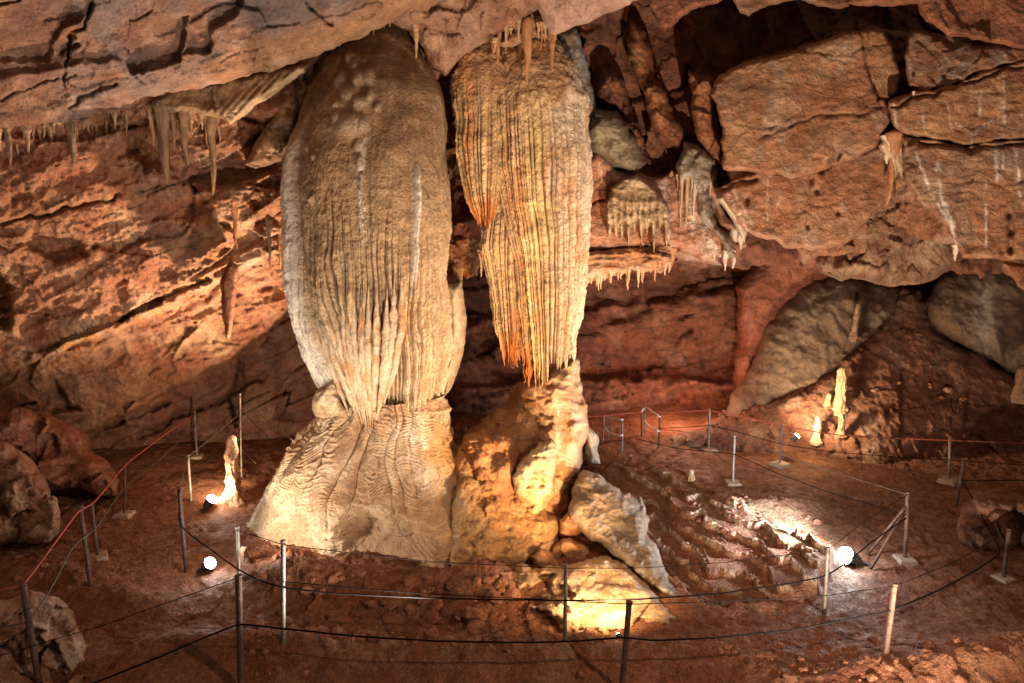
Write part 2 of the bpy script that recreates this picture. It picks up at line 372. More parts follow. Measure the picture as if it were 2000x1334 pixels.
# dark recess over the right-hand columns
relief('cave_ceiling', [(780, -300), (2700, -300), (2700, 560), (1500, 520), (1380, 520), (1150, 500), (880, 460), (830, 200)], lambda X, Y: 15.6+np.clip(X-1400, 0, 800)*.0012-(Y-200)*.0008, M_wall, step=3.2, R=30, T=.6, rag=8, seed=8,
       disp=rough_disp(.45, .35, .55, .55, .07, 2.5, seed=30), col=pal((.24, .085, .05), (.30, .12, .07), (.17, .07, .045), .6, 30, pale=(.36, .2, .13), pa=.3), kind='structure',
       steps=[([(880, 430), (960, 420), (965, 500), (900, 520), (860, 500)], -1.1, 8)])

# ---- hanging rock blocks on the right
def block(poly, depth, label, disp, col, R=9, T=.32, step=2.6, name='ceiling_block', cat='rock block', mat=None, **kw):
    return relief(name, poly, depth, mat or M_wall, step=step, R=R, T=T, disp=disp, col=col, label=label, cat=cat, **kw)
smooth_d = lambda s: (lambda P, X, Y: rough_disp(.12, .6, .055, .6, .028, 4.5, an=(.25, .7, 1.3), seed=s)(P, X, Y) + .035*sst(n2(X+.3*Y, Y*2.4, 150, s, 4), .3, .36))
blk_pal = pal((.42, .21, .11), (.36, .155, .08), (.46, .26, .14), .8, 51, pale=(.52, .37, .28), pa=.5, grey=(.28, .19, .14), ga=.4)
def drips_col(base, lines, c=(.66, .52, .42)):
    def fn(P, X, Y):
        k = base(P)
        for L, w in lines: k = mixc(k, c, np.exp(-(dline(L, X+3*n2(X, Y, 12), Y)/w)**2)*sst(n2(X*3, Y, 30, 2), -.5, .2))
        return k
    return fn
block([(1240, -250), (1440, -250), (1500, -60), (1425, -5), (1350, 22), (1312, 50), (1299, 64), (1285, 45), (1270, 10)], lambda X, Y: 12.2-(Y-0)*.002, 'red rock wedge hanging point-down at the top edge beside the dark recess', smooth_d(1), pal((.34, .13, .07), (.27, .09, .05), (.4, .17, .1), .8, 5))
block([(1425, -200), (1680, -200), (1660, 15), (1600, 12), (1560, -4), (1500, 12), (1462, 32), (1448, 24), (1430, 0)], lambda X, Y: 12.8-(Y-0)*.002, 'thin brown rock lip along the top edge above the large square block', smooth_d(2), blk_pal)
block([(1640, -250), (2500, -250), (2500, 150), (2060, 108), (1995, 96), (1930, 80), (1850, 68), (1808, 42), (1790, 8), (1700, 12), (1650, 8)], lambda X, Y: 10.6-(Y-0)*.001, 'dark red-brown slab across the top right corner of the ceiling', rough_disp(.15, .5, .12, .8, .03, 4.5, seed=12), pal((.30, .115, .06), (.24, .085, .045), (.36, .15, .08), .8, 6))
relief('cave_ceiling', [(1405, 200), (1450, 120), (1700, 50), (1790, 70), (2500, 60), (2500, 480), (2000, 480), (1880, 480), (1800, 470), (1700, 440), (1560, 450), (1440, 400), (1420, 340)], lambda X, Y: 13.75+(Y-300)*-.001+(1450-X).clip(0)*.004-np.clip(X-1750, 0, 100)*.008, M_wall, step=2.8, R=10, T=.4, seed=77, kind='structure', disp=rough_disp(.12, .6, .15, 1.1, .05, 4, seed=77), col=blk_pal)
B1 = [(1390, 185), (1398, 150), (1430, 130), (1560, 96), (1620, 72), (1690, 55), (1728, 58), (1745, 95), (1762, 140), (1752, 182), (1736, 195), (1742, 235), (1712, 290), (1640, 322), (1590, 342), (1552, 348), (1480, 340), (1412, 330), (1408, 250)]
block(B1, lambda X, Y: 12.7-(X-1390)*.0008+(Y-60)*-.0012, 'large smooth square-edged tan block with a diagonal crack, hanging right of the dark recess',
      smooth_d(3), blk_pal, cracks=[([(1545, 250), (1600, 228), (1680, 220), (1720, 205)], 3.5, .07), ([(1678, 70), (1695, 130), (1712, 190)], 2.5, .15), ([(1480, 275), (1545, 250)], 3, .06)],
      steps=[([(1690, 50), (1770, 50), (1770, 190), (1712, 190), (1690, 110)], .12, 2.5), ([(1625, 285), (1640, 300), (1632, 325), (1612, 325)], .2, 4)])
B2 = [(1398, 372), (1440, 348), (1475, 333), (1600, 330), (1640, 310), (1722, 280), (1750, 330), (1748, 385), (1700, 425), (1662, 470), (1640, 482), (1560, 488), (1528, 486), (1512, 470), (1465, 458), (1440, 440), (1412, 405)]
block(B2, lambda X, Y: 13.2-(Y-340)*.003, 'smooth orange-tan block with small pits directly below the large square block', smooth_d(4),
      drips_col(pal((.46, .22, .12), (.42, .19, .10), (.5, .28, .17), .9, 61, pale=(.56, .4, .31), pa=.5), [([(1420, 375), (1450, 430), (1458, 460)], 4), ([(1430, 370), (1470, 440)], 2.5), ([(1530, 340), (1520, 400)], 2), ([(1500, 345), (1498, 430)], 2)]),
      bumps=[(1459, 390, 5, 8, -.25), (1585, 352, 5, 9, -.25), (1605, 335, 5, 5, -.2), (1637, 417, 4, 4, -.2), (1595, 374, 4, 4, -.2), (1577, 443, 4, 6, -.2)], cracks=[([(1400, 372), (1470, 350)], 5, .25)])
block([(1545, 470), (1700, 425), (1730, 440), (1700, 500), (1600, 500), (1572, 515), (1560, 505)], lambda X, Y: 13.6, 'narrow brown rock lip under the pitted orange-tan block', smooth_d(5), blk_pal)
block([(1782, 58), (1850, 66), (1900, 88), (2100, 92), (2300, 100), (2300, 140), (2100, 118), (1990, 122), (1900, 148), (1868, 165), (1810, 182), (1775, 168), (1764, 110)], lambda X, Y: 12.3-(Y-60)*.002, 'greyish stained rock band between the dark corner slab and a jagged ledge', rough_disp(.1, .5, .12, .9, .03, 4, seed=22), pal((.42, .24, .15), (.34, .15, .08), (.45, .3, .2), .9, 70, grey=(.4, .34, .32), ga=.6))
B4 = [(1730, 196), (1790, 178), (1870, 163), (1905, 143), (1990, 119), (2100, 113), (2400, 130), (2400, 275), (2060, 270), (1950, 275), (1885, 286), (1820, 272), (1762, 262), (1742, 240)]
block(B4, lambda X, Y: 12.0-(Y-150)*.002, 'wide tan block with white branching drip marks at the right edge', smooth_d(6),
      drips_col(blk_pal, [([(1870, 240), (1897, 262), (1900, 290)], 2.5), ([(1935, 236), (1903, 262)], 2.5), ([(1850, 200), (1858, 250)], 2), ([(1800, 215), (1805, 250)], 2), ([(1960, 150), (1962, 240)], 3), ([(1915, 180), (1912, 230)], 2.5), ([(1745, 200), (1752, 255)], 3)]),
      cracks=[([(1740, 205), (1800, 190), (1900, 155), (2000, 130)], 3, .15)])
B5 = [(1760, 266), (1820, 272), (1885, 284), (1960, 274), (2060, 268), (2400, 272), (2400, 560), (2060, 545), (2000, 510), (1960, 505), (1905, 505), (1880, 508), (1862, 470), (1830, 420), (1800, 400), (1768, 350)]
block(B5, lambda X, Y: 11.8-(Y-280)*.0022, 'tall tan block streaked with white calcite at the right edge, lowest of the stack', smooth_d(7),
      drips_col(blk_pal, [([(1832, 320), (1838, 380), (1860, 440), (1870, 505)], 4.5), ([(1790, 300), (1815, 370), (1850, 430)], 2.5), ([(1945, 290), (1947, 350)], 4), ([(1958, 290), (1960, 330)], 3), ([(1985, 300), (1990, 350)], 3), ([(1990, 340), (1996, 400)], 3), ([(1925, 350), (1925, 480)], 2)], c=(.75, .66, .58)),
      bumps=[(1971, 420, 5, 7, -.2), (1975, 450, 6, 14, -.25), (1974, 485, 5, 12, -.25), (1900, 440, 4, 12, -.1)], cracks=[([(1770, 275), (1830, 285), (1890, 293), (2000, 284)], 4, .2), ([(1960, 500), (1975, 520), (2000, 515)], 4, .2)])
block([(1592, 500), (1640, 478), (1690, 420), (1740, 378), (1770, 350), (1810, 400), (1868, 470), (1888, 500), (1850, 530), (1800, 556), (1745, 560), (1680, 545), (1640, 548), (1600, 535)], lambda X, Y: 13.8-(Y-450)*.001, 'rough crumbly tan underside between the pitted block and the streaked block',
      rough_disp(.25, .5, .38, 1.0, .07, 3.5, seed=33), pal((.34, .2, .12), (.26, .12, .07), (.42, .27, .17), 1, 72, pale=(.46, .36, .26), pa=.4), R=24, T=.9, seed=13)
block([(1960, 515), (2000, 512), (2300, 540), (2300, 640), (2050, 600), (1990, 560), (1965, 535)], lambda X, Y: 13, 'brown rock knob at the right edge under the streaked block', rough_disp(.15, .5, .2, 1.0, .05, 3.5, seed=35), pal(RUST, RED, TAN, .9, 20))
block([(1130, 320), (1170, 290), (1205, 330), (1290, 345), (1320, 330), (1400, 350), (1408, 400), (1450, 460), (1462, 480), (1440, 505), (1400, 500), (1372, 512), (1330, 490), (1300, 478), (1180, 486), (1120, 490), (1100, 420)], lambda X, Y: 14.3-(Y-350)*.002, 'pinkish rock face hung with white drip curtains, right of the tapering curtain column',
      smooth_d(8), drips_col(pal((.42, .2, .12), (.36, .15, .08), (.48, .27, .18), .9, 33, pale=(.56, .4, .3), pa=.5), [([(1300, 350), (1296, 420), (1312, 480)], 4), ([(1362, 350), (1352, 400), (1356, 480)], 6), ([(1395, 400), (1370, 440), (1395, 490)], 6), ([(1170, 320), (1180, 400)], 3)]), R=16,
      cracks=[([(1110, 402), (1180, 392)], 3, .2), ([(1385, 390), (1400, 440), (1440, 470)], 8, .4)])
block([(1090, 498), (1130, 500), (1150, 492), (1250, 482), (1316, 472), (1314, 520), (1290, 535), (1235, 528), (1210, 540), (1160, 548), (1130, 566), (1100, 570)], lambda X, Y: 14.0-(Y-500)*.002, 'low orange ledge fringed with drips under the pinkish rock face',
      rough_disp(.15, .6, .2, 1.1, .06, 4, an=(.05, .5, 2.2), seed=38), pal((.44, .22, .12), (.40, .17, .07), (.5, .3, .18), 1.2, 35, pale=(.58, .42, .3), pa=.5), R=14)
block([(1140, 250), (1162, 215), (1205, 212), (1240, 265), (1262, 320), (1240, 342), (1200, 330), (1160, 300)], lambda X, Y: 13.8, 'grey-green rounded flowstone boss right of the tapering curtain column', rough_disp(.15, .8, .1, 1.2, .05, 4, seed=40), pal((.26, .21, .14), (.22, .16, .1), (.32, .26, .17), 1, 41), R=26, T=.9, cat='flowstone', name='flowstone_boss', mat=M_flow)
block([(1320, 330), (1335, 275), (1362, 280), (1400, 310), (1402, 340), (1385, 372), (1400, 440), (1432, 470), (1440, 505), (1420, 500), (1390, 450), (1362, 420), (1350, 370), (1325, 352)], lambda X, Y: 13.9-(Y-300)*.001, 'grey ribbed flowstone tongue running down the pinkish rock face', rough_disp(.1, .8, .1, 1.4, .06, 5, seed=44), pal((.34, .27, .2), (.26, .18, .12), (.45, .4, .34), 1.2, 45), R=16, T=.6, cat='flowstone', name='flowstone_tongue', mat=M_flow)
block([(1232, 40), (1262, 60), (1290, 150), (1318, 230), (1345, 262), (1330, 292), (1300, 290), (1270, 250), (1255, 180), (1225, 110)], lambda X, Y: 14.3, 'orange-brown lobed rock rib in the dark recess', rough_disp(.2, .8, .25, 1.3, .05, 4, seed=47), pal(RUST, RED, (.4, .2, .1), .9, 48), R=24, T=.9)
block([(1345, 140), (1395, 150), (1405, 240), (1408, 320), (1385, 305), (1362, 270), (1350, 220)], lambda X, Y: 13.7, 'rusty rock shoulder against the left side of the large square block', rough_disp(.2, .8, .25, 1.3, .05, 4, seed=49), pal(RUST, RED, (.42, .2, .1), .9, 50), R=20, T=.8)
block([(1175, 130), (1215, 150), (1245, 230), (1262, 290), (1285, 330), (1250, 325), (1235, 270), (1190, 215), (1160, 190)], lambda X, Y: 14.6, 'dark red ribbed rock beside the grey-green boss', rough_disp(.2, .8, .3, 1.4, .06, 4, seed=52), pal(RED, DARK, RUST, .9, 53), R=20, T=.8)
block([(1360, 470), (1400, 498), (1412, 520), (1362, 512), (1300, 500), (1320, 480)], lambda X, Y: 14.8, 'small tan rock lip behind the drip curtains', smooth_d(55), blk_pal)
# leaning slabs beside the left column
block([(478, 320), (520, 240), (560, 175), (600, 140), (648, 95), (632, 125), (600, 180), (578, 250), (552, 315), (500, 330)], lambda X, Y: 13.0+(640-X)*-.004, 'dark grey stained slab leaning against the left shoulder of the big fluted column', rough_disp(.1, .7, .1, 1, .04, 4, seed=57), pal((.26, .17, .1), (.2, .13, .085), (.42, .24, .12), 1, 57), R=18, T=.6)
block([(868, 130), (905, 120), (930, 150), (900, 250), (885, 300), (876, 260), (872, 180)], lambda X, Y: 14.0, 'brown jagged rock wedged between the two fluted columns', rough_disp(.1, .7, .2, 1.3, .04, 4, seed=58), pal(RUST, RED, TAN, 1, 59), R=12)
block([(1085, 62), (1125, 55), (1150, 120), (1165, 210), (1160, 250), (1130, 240), (1110, 160), (1090, 110)], lambda X, Y: 14.2, 'grey slab with a pale bluish edge behind the top of the tapering curtain column', rough_disp(.08, .7, .06, 1, .04, 4, seed=60), drips_col(pal((.34, .28, .2), (.26, .18, .12), (.38, .33, .27), 1, 60), [([(1128, 60), (1142, 120), (1160, 200)], 6)], c=(.5, .52, .52)), R=14, T=.5, mat=M_flow)
block([(868, 470), (900, 452), (945, 452), (962, 475), (950, 505), (925, 540), (912, 545), (890, 530), (876, 545)], lambda X, Y: 14.6, 'shaggy orange rock shelf hanging between the two columns', rough_disp(.15, .8, .2, 1.3, .06, 5, seed=62), pal((.4, .2, .11), RUST, (.5, .3, .18), 1, 62, pale=PALE, pa=.4), R=14)

# ---- back right: red flowstone pillar, grey domes, mound
block([(1440, 640), (1436, 560), (1470, 520), (1520, 490), (1590, 470), (1640, 520), (1610, 590), (1540, 660), (1480, 730), (1455, 790), (1432, 790)], lambda X, Y: 19.5+(Y-500)*.001, 'smooth dark red flowstone apron rising behind the grey dome', rough_disp(.25, .3, .06, .8, .05, 2.5, seed=64), pal((.30, .10, .055), (.25, .08, .045), (.36, .15, .09), .5, 64), R=30, T=1.0, cat='flowstone', name='flowstone_apron', mat=M_flow)
def dome_disp(s): return lambda P, X, Y: rough_disp(.25, .35, .06, .7, .05, 2.5, seed=s)(P, X, Y) - .07*np.abs(np.sin((X-.75*(Y-500))*.055+2.5*n2(X, Y*.5, 60)))*sst(Y, 530, 620) + .09*fbm(P*2.5, 4) + .04*ridged(P*5, 3)
relief('flowstone_dome', [(1410, 850), (1425, 770), (1455, 740), (1478, 690), (1500, 630), (1540, 585), (1585, 548), (1640, 535), (1700, 548), (1760, 555), (1790, 600), (1760, 700), (1600, 850)], lambda X, Y: 18.9-(Y-540)*.004+((X-1600)/400)**2*2, M_flow, step=3, R=60, T=1.1, disp=dome_disp(66), rag=3,
       col=pal((.15, .09, .06), (.19, .125, .085), (.12, .065, .042), .5, 66, pale=(.25, .19, .145), pa=.35), label='broad grey-brown flowstone dome rising behind the lit stalagmites', cat='flowstone')
relief('flowstone_dome', [(1806, 620), (1808, 590), (1830, 550), (1870, 520), (1960, 505), (2300, 520), (2400, 960), (2000, 745), (1925, 695), (1850, 662), (1815, 635)], lambda X, Y: 18.35-(Y-520)*.004, M_flow, step=3, R=50, T=1.0, disp=dome_disp(68), rag=3,
       col=lambda P, X, Y: mixc(pal((.14, .08, .05), (.11, .06, .038), (.18, .11, .07), .5, 68)(P), (.30, .25, .21), np.exp(-((X-1928-8*n2(X, Y, 20))/22)**2-((Y-620)/75)**2)), label='brown flowstone dome with a white patch at the right edge', cat='flowstone',
       bumps=[(1912, 550, 10, 14, .25), (1905, 575, 12, 12, .2), (1945, 650, 14, 30, .25), (1952, 690, 10, 24, .3)])
def mound_depth(X, Y):
    return 18.9 - (Y-560)*.0085 + np.abs(X-1740)*.0022
relief('rubble_mound', [(1130, 960), (1180, 880), (1290, 858), (1400, 820), (1470, 800), (1580, 745), (1660, 692), (1712, 632), (1748, 588), (1765, 556), (1800, 562), (1818, 625), (1850, 660), (1920, 690), (1990, 740), (2100, 790), (2500, 830), (2500, 1000), (1900, 1000), (1500, 990)], mound_depth, M_earth, step=2.6, R=34, T=.9, rag=7, seed=71,
       disp=rough_disp(.20, .5, .08, 1.4, .085, 3.8, seed=70), col=pal((.25, .10, .06), (.20, .075, .045), (.30, .14, .09), .6, 71, pale=(.38, .26, .18), pa=.45), kind='structure')

# ---- the floor
FX = np.concatenate([np.arange(-700, 0, 10), np.arange(0, 2000, 2.8), np.arange(2000, 2700, 10)])
FY = np.concatenate([np.arange(740, 860, 2.2), np.arange(860, 1420, 1.9), np.arange(1420, 2000, 8), np.arange(2000, 5000, 120)])
path_l = [(250, 880), (330, 940), (270, 1040), (300, 1150), (380, 1260), (300, 1500)]
path_r = [(1180, 890), (1360, 900), (1600, 940), (1850, 960), (2100, 985)]
dams = [  # rimstone dams (photo pixels)
    [(1170, 930), (1215, 950), (1255, 985), (1275, 1010), (1270, 1040), (1300, 1070), (1345, 1100), (1400, 1125), (1475, 1150), (1540, 1158)],
    [(1200, 945), (1260, 955), (1300, 990), (1340, 1030), (1380, 1050), (1420, 1085), (1455, 1105), (1490, 1130), (1530, 1155)],
    [(1240, 935), (1290, 950), (1345, 985), (1380, 1000), (1420, 1030), (1470, 1065), (1530, 1085), (1590, 1110)],
    [(1270, 1045), (1320, 1105), (1380, 1140), (1440, 1165), (1520, 1170)],
    [(1400, 1125), (1440, 1110), (1500, 1120), (1560, 1125), (1600, 1112)],
    [(1300, 1010), (1350, 1060), (1400, 1095), (1480, 1105), (1545, 1130), (1590, 1150)]]
hb = [  # bumps px,py,rx,ry,h
    (60, 1140, 150, 50, .35), (250, 1190, 90, 26, .2), (700, 1150, 210, 30, .22), (560, 1150, 90, 40, .25), (930, 1150, 70, 30, .3), (800, 1290, 560, 34, .16), (430, 1300, 170, 60, .28),
    (1450, 1005, 150, 40, .12), (1500, 1000, 90, 22, .12), (1250, 1010, 60, 60, .12), (1900, 1330, 260, 60, .45), (1960, 1000, 90, 36, .35), (60, 1010, 90, 40, .3), ]
RIM = [(1150, 915), (1250, 920), (1300, 935), (1370, 985), (1440, 1010), (1540, 1060), (1640, 1105), (1590, 1165), (1480, 1185), (1380, 1178), (1290, 1100), (1255, 1010)]
def rimstone(X, Y):
    m = sst(sdf(RIM, X, Y)+10*n2(X, Y, 30, 6), -6, 14)
    u = (X-1170)*-.47+(Y-930)*.88 + 30*n2(X, Y, 110, 21, 3) + 7*n2(X, Y, 30, 22, 3)
    sv = u/(23+.012*(X-1170)) + 40; k = np.floor(sv); f = sv-k
    w = RND[k.astype(int) & 255, 1]
    rim = np.exp(-((f-.93)/.05)**2)*(.35+.9*w) + .5*np.exp(-((f-.45)/.035)**2)*sst(n2(X, Y, 50, 31), 0, .3)
    return m, rim, -.075*(k-40) - .075*sst(f, .93, 1.) + .14
def floor_h(X, Y, P):
    h = .05*fbm(P*.6, 3) 
    for bx, by, rx, ry, a in hb: h = h + a*np.exp(-((X-bx)/rx)**2-((Y-by)/ry)**2)
    pth = np.maximum(np.exp(-(dline(path_l, X, Y)/75)**2), np.exp(-(dline(path_r, X, Y*1.0)/32)**2))
    pth = np.maximum(pth, np.exp(-((X-1700)/300)**2-((Y-1210)/60)**2)*.8)
    rg = 1-.85*pth
    e, v, _ = cells(P*1.1+3); e2, v2, _ = cells(P*3.1+9); e3, v3, _ = cells(P*8+2)
    rub = np.exp(-((X-760)/330)**2-((Y-1180)/75)**2) + .7*np.exp(-((X-1880)/220)**2-((Y-1320)/60)**2)+.5*np.exp(-((X-80)/150)**2-((Y-1060)/80)**2)
    h = h + rg*(.05*fbm(P*1.7, 4)-.035*v2*(.35+rub)) - .12*v*rub + .02*fbm(P*7, 4, .6) + .02*ridged(P*2.3+8, 3)*(.3+rg) + .012*np.maximum(0, -v3)*(.4+rg)
    h = h + .10*np.exp(-((Y-1275-10*np.sin(X/70.))/26)**2)*sst(n2(X, Y*2, 60, 9), -.2, .5)*sst(X, 540, 640)*(1-sst(X, 1250, 1400))
    # rimstone pools: stepped terraces with raised rims
    m, rim, stp = rimstone(X, Y)
    h = h*(1-.8*m) + m*(stp + .07*rim)
    return h
gx_, gy_ = np.meshgrid(FX, FY)
P0 = pt(gx_, gy_, floor_depth(gy_)); HH = floor_h(gx_, gy_, P0)
HH = HH*(1-.999*sst(gy_, 2200, 4000))
P1 = P0.copy(); P1[..., 2] += HH
fl_pal = pal((.29, .115, .058), (.22, .08, .04), (.34, .15, .08), .6, 90, pale=(.38, .22, .13), pa=.4)
FC = fl_pal(P0)
grav = np.exp(-((gx_-1480)/170)**2-((gy_-1030-.28*(gx_-1480))/42)**2)*sst(n2(gx_, gy_, 30, 4), -.5, .1)
FC = mixc(FC, (.42, .31, .2), grav*.85)
FC = mixc(FC, (.40, .33, .29), np.exp(-((gx_-1640)/70)**2-((gy_-1160)/50)**2)*.5)
pdark = np.exp(-(dline(path_l, gx_, gy_)/70)**2); FC = mixc(FC, (.30, .145, .085), pdark*.6)
ridge = np.exp(-((gy_-1275)/40)**2)*sst(gx_, 540, 640)*(1-sst(gx_, 1250, 1420))*sst(n2(gx_, gy_, 26, 14), -.2, .4)
FC = mixc(FC, (.40, .25, .17), ridge*.7)
m_, rim_, _s = rimstone(gx_, gy_); FC = mixc(FC, (.66, .54, .42), m_*np.clip(rim_*1.3, 0, 1)*sst(n2(gx_, gy_, 60, 3), -.5, .1))
ground = mesh_obj('ground', P1, grid_faces(*gx_.shape), M_earth, col=FC, kind='structure')
FPY = FY
def gnd(px, py):
    """ground point seen at photo pixel (px,py)"""
    j = int(np.argmin(np.abs(FX-px))); a, b, D = project(P1[:, j])
    i = np.where((b <= py) & (FY < 1500))[0]
    i = i[-1] if len(i) else 0
    return pt(px, py, D[i]), float(D[i])

# ================================================================== THE COLUMNS
def rib_layout(nribs, seed, irr=.45):
    """irregular rib boundaries round the body; returns function theta -> (rib id, within -1..1)"""
    r = np.random.RandomState(seed); w = 1+irr*(r.rand(nribs)*2-1); b = np.concatenate([[0], np.cumsum(w)]); b = b/b[-1]*2*np.pi
    def fn(TH):
        th = np.mod(TH, 2*np.pi); k = np.clip(np.searchsorted(b, th, side='right')-1, 0, nribs-1)
        return k, (th-b[k])/(b[k+1]-b[k])*2-1, (b[k+1]-b[k])
    return fn, r.rand(nribs, 4)
def coral(P, a, f=7.): # knobbly popcorn crust
    return a*(fbm(P*f, 4, .6) + .6*np.maximum(0, ridged(P*f*1.9+4, 2)))
def flutes(lay, rr, start, full, depth, warp=0.10):
    lay2, r2 = rib_layout(len(rr)*2+17, len(rr)+3, .7); lay3, r3 = rib_layout(max(9, len(rr)//4), len(rr)+9, .6)
    def fn(TH, Y, T, px):
        tw = TH + warp*perlin(np.stack([TH*2.2, Y/170., 0*Y+3], -1)) + .02*perlin(np.stack([TH*9, Y/60., 0*Y+13], -1))
        k, f, w = lay(tw); k2, f2, _ = lay2(tw); k3, f3, _ = lay3(tw)
        g = sst(Y, start+170*(rr[k, 1]-.5), full)
        p = lambda q: np.sqrt(np.maximum(0, 1-np.abs(q)**2.4)) - 1
        m = sst(perlin(np.stack([TH*4, Y/110., 0*Y+23], -1)), -.25, .25)
        r = depth*g*(p(f)*(.35+1.0*rr[k, 0]) + .45*(rr[k, 2]-.5)*g)*(.45+.55*m+.35*T) + depth*.35*g*p(f2)*(1-m*.7)*r2[k2, 0]
        return r + depth*.9*g*(p(f3)*.5 + .6*(r3[k3, 1]-.5))*T
    return fn

# ---- big left column
lay1, rr1 = rib_layout(70, 5, .6)
T1 = [(40, 730, 785), (66, 700, 800), (90, 665, 818), (130, 628, 840), (180, 602, 860), (250, 583, 874), (320, 571, 879), (400, 566, 880), (500, 570, 879), (600, 588, 877), (700, 610, 872), (800, 632, 864), (860, 650, 855)]
c0, D1 = None, 12.9
f1 = flutes(lay1, rr1, 390, 620, .24)
nods = [(700, 132, 9, 14), (686, 178, 12, 18), (712, 150, 10, 12), (722, 178, 14, 18), (705, 205, 16, 18), (740, 172, 12, 16), (690, 225, 12, 12), (728, 222, 16, 14), (712, 262, 20, 22), (735, 262, 9, 14), (690, 245, 10, 14), (745, 210, 8, 14), (760, 230, 6, 8), (728, 300, 6, 10), (733, 330, 6, 14), (735, 365, 5, 16), (628, 300, 4, 9), (645, 318, 4, 6), (605, 325, 4, 7), (640, 395, 6, 7)]
def d1(P, TH, Y, T, px):
    front = np.sin(TH) > 0
    up = 1-sst(Y, 230, 420)
    r = .10*fbm(P*.8, 3) + coral(P, .026, 5.)*(1-.8*up) + up*.03*fbm(P*np.array([2.5, 2.5, 1.2]), 3) + .018*np.maximum(0, fbm(P*np.array([9, 9, 5.]), 3))*sst(Y, 140, 300)
    nb = 0*r
    for x, y, rx, ry in nods: nb = np.maximum(nb, (.05+.004*rx)*np.exp(-(((px-x)/rx)**2+((Y-y)/ry)**2)**1.3)*front)
    r = r + nb
    # smooth pale sheet down the left side
    e_ = px-interp(T1, Y, 1); fr_ = (np.sin(TH) > 0)*sst(Y, 235, 300)
    r = r + fr_*(.13*(1-sst(e_, 20, 34)) - .13*np.exp(-((e_-40)/7)**2))
    # smooth white blade
    r = r + .16*np.exp(-((px-826+.02*(Y-330)+.012*np.abs(Y-330))/5.5)**2)*sst(Y, 325, 352)*(1-sst(Y, 470, 620))*front
    # the sheet bends inward low down
    r = r - .45*sst(Y, 620, 800)*np.exp(-((px-700)/95)**2)*front
    return r
def ye1(TH):
    k, f, w = lay1(TH); px = 742+133*np.cos(TH)
    y = np.where(px < 655, 800-(px-600)*.15, np.where(px < 765, 770, 800)) + (rr1[k, 3]-.5)*34
    return y - 26*np.abs(f)**2
def c1(P, TH, Y, T, px):
    n = fbm(P*1.1, 4); n_2 = fbm(P*np.array([5, 5, 1.2]), 4)
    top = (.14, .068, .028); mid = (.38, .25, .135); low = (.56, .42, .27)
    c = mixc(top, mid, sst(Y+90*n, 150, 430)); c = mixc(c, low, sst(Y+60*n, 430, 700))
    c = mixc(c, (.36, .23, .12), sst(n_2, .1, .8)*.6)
    c = mixc(c, (.52, .26, .10), sst(fbm(P*np.array([3, 3, .5])+7, 3), .25, .7)*sst(Y, 450, 700)*.7)
    w = (1-sst(px-interp(T1, Y, 1)+4*n, 24, 38))*sst(Y, 240, 320)*sst(n_2, -1.2, -.5); c = mixc(c, (.64, .58, .52), w*.9)
    front = np.sin(TH) > 0
    w = np.exp(-((px-826+.02*(Y-330)+.012*np.abs(Y-330))/5.5)**2)*sst(Y, 325, 350)*(1-sst(Y, 470, 600))*front; c = mixc(c, (.72, .66, .58), w)
    w = np.exp(-((px-736-5*n)/7)**2)*sst(Y, 250, 290)*(1-sst(Y, 440, 500))*front*sst(fbm(P*7, 3), -.2, .3); c = mixc(c, (.72, .66, .6), w*.8)
    for x, y, rx, ry in nods: c = mixc(c, (.44, .33, .24), .6*np.exp(-(((px-x)/rx)**2+((Y-y)/ry)**2)**1.5)*front)
    k, f, w = lay1(TH); return c*(1+.30*(rr1[k, 2]-.5)*sst(Y, 400, 600))[..., None]
TB = [(770, 655, 858), (795, 640, 866), (815, 620, 874), (840, 600, 881), (870, 581, 890), (900, 564, 904), (940, 542, 928), (975, 522, 955), (1000, 503, 980), (1020, 482, 1000), (1045, 450, 1030), (1080, 400, 1060)]
def d1b(P, TH, Y, T, px):
    r = .24*fbm(P*.75+3, 2) + .03*fbm(P*2.4, 4)
    scal = np.sin(Y*.16+4*fbm(P*1.3, 3)+2*np.sin(px*.03)); r = r + .05*np.maximum(0, scal)**2*sst(px, 700, 860)*(1-sst(Y, 1000, 1060))*sst(fbm(P*1.5+9, 2), -.4, .3)
    r = r + coral(P, .022, 5.5) + .03*np.maximum(0, np.sin(P[..., 2]*26+7*fbm(P*1.1, 3)))*sst(fbm(P*.9+5, 2), -.3, .3) + .25*np.exp(-((px-640)/60)**2-((Y-870)/70)**2) + .3*np.exp(-((px-860)/60)**2-((Y-1000)/80)**2) + .12*np.exp(-((px-700)/40)**2-((Y-960)/30)**2)
    r = r - .3*np.exp(-((px-735)/50)**2-((Y-850)/40)**2)
    lay, rb = rib_layout(26, 77, .7); k, f, w = lay(TH + .10*perlin(np.stack([TH*2, Y/60., 0*Y+5], -1)))
    r = r + .13*(np.sqrt(np.maximum(0, 1-np.abs(f)**2.2))-.8)*rb[k, 0]*(1-sst(Y, 860+90*rb[k, 1], 960+90*rb[k, 1]))
    gz = P[..., 2]*15 + 5*fbm(P*1.2+2, 3); gf = gz-np.floor(gz); r = r + .038*(gf**3-.3)*sst(fbm(P*.8+15, 2), -.25, .25)
    r = r + .55*np.exp(-((px-905)/60)**2-((Y-1020)/75)**2) - .12*np.exp(-((px-745)/60)**2-((Y-975)/35)**2) + .15*np.exp(-((px-830)/35)**2-((Y-880)/60)**2)
    return r + .07*np.maximum(0, np.sin(px*.17+3*fbm(P, 2)))*(1-sst(Y, 800, 850))
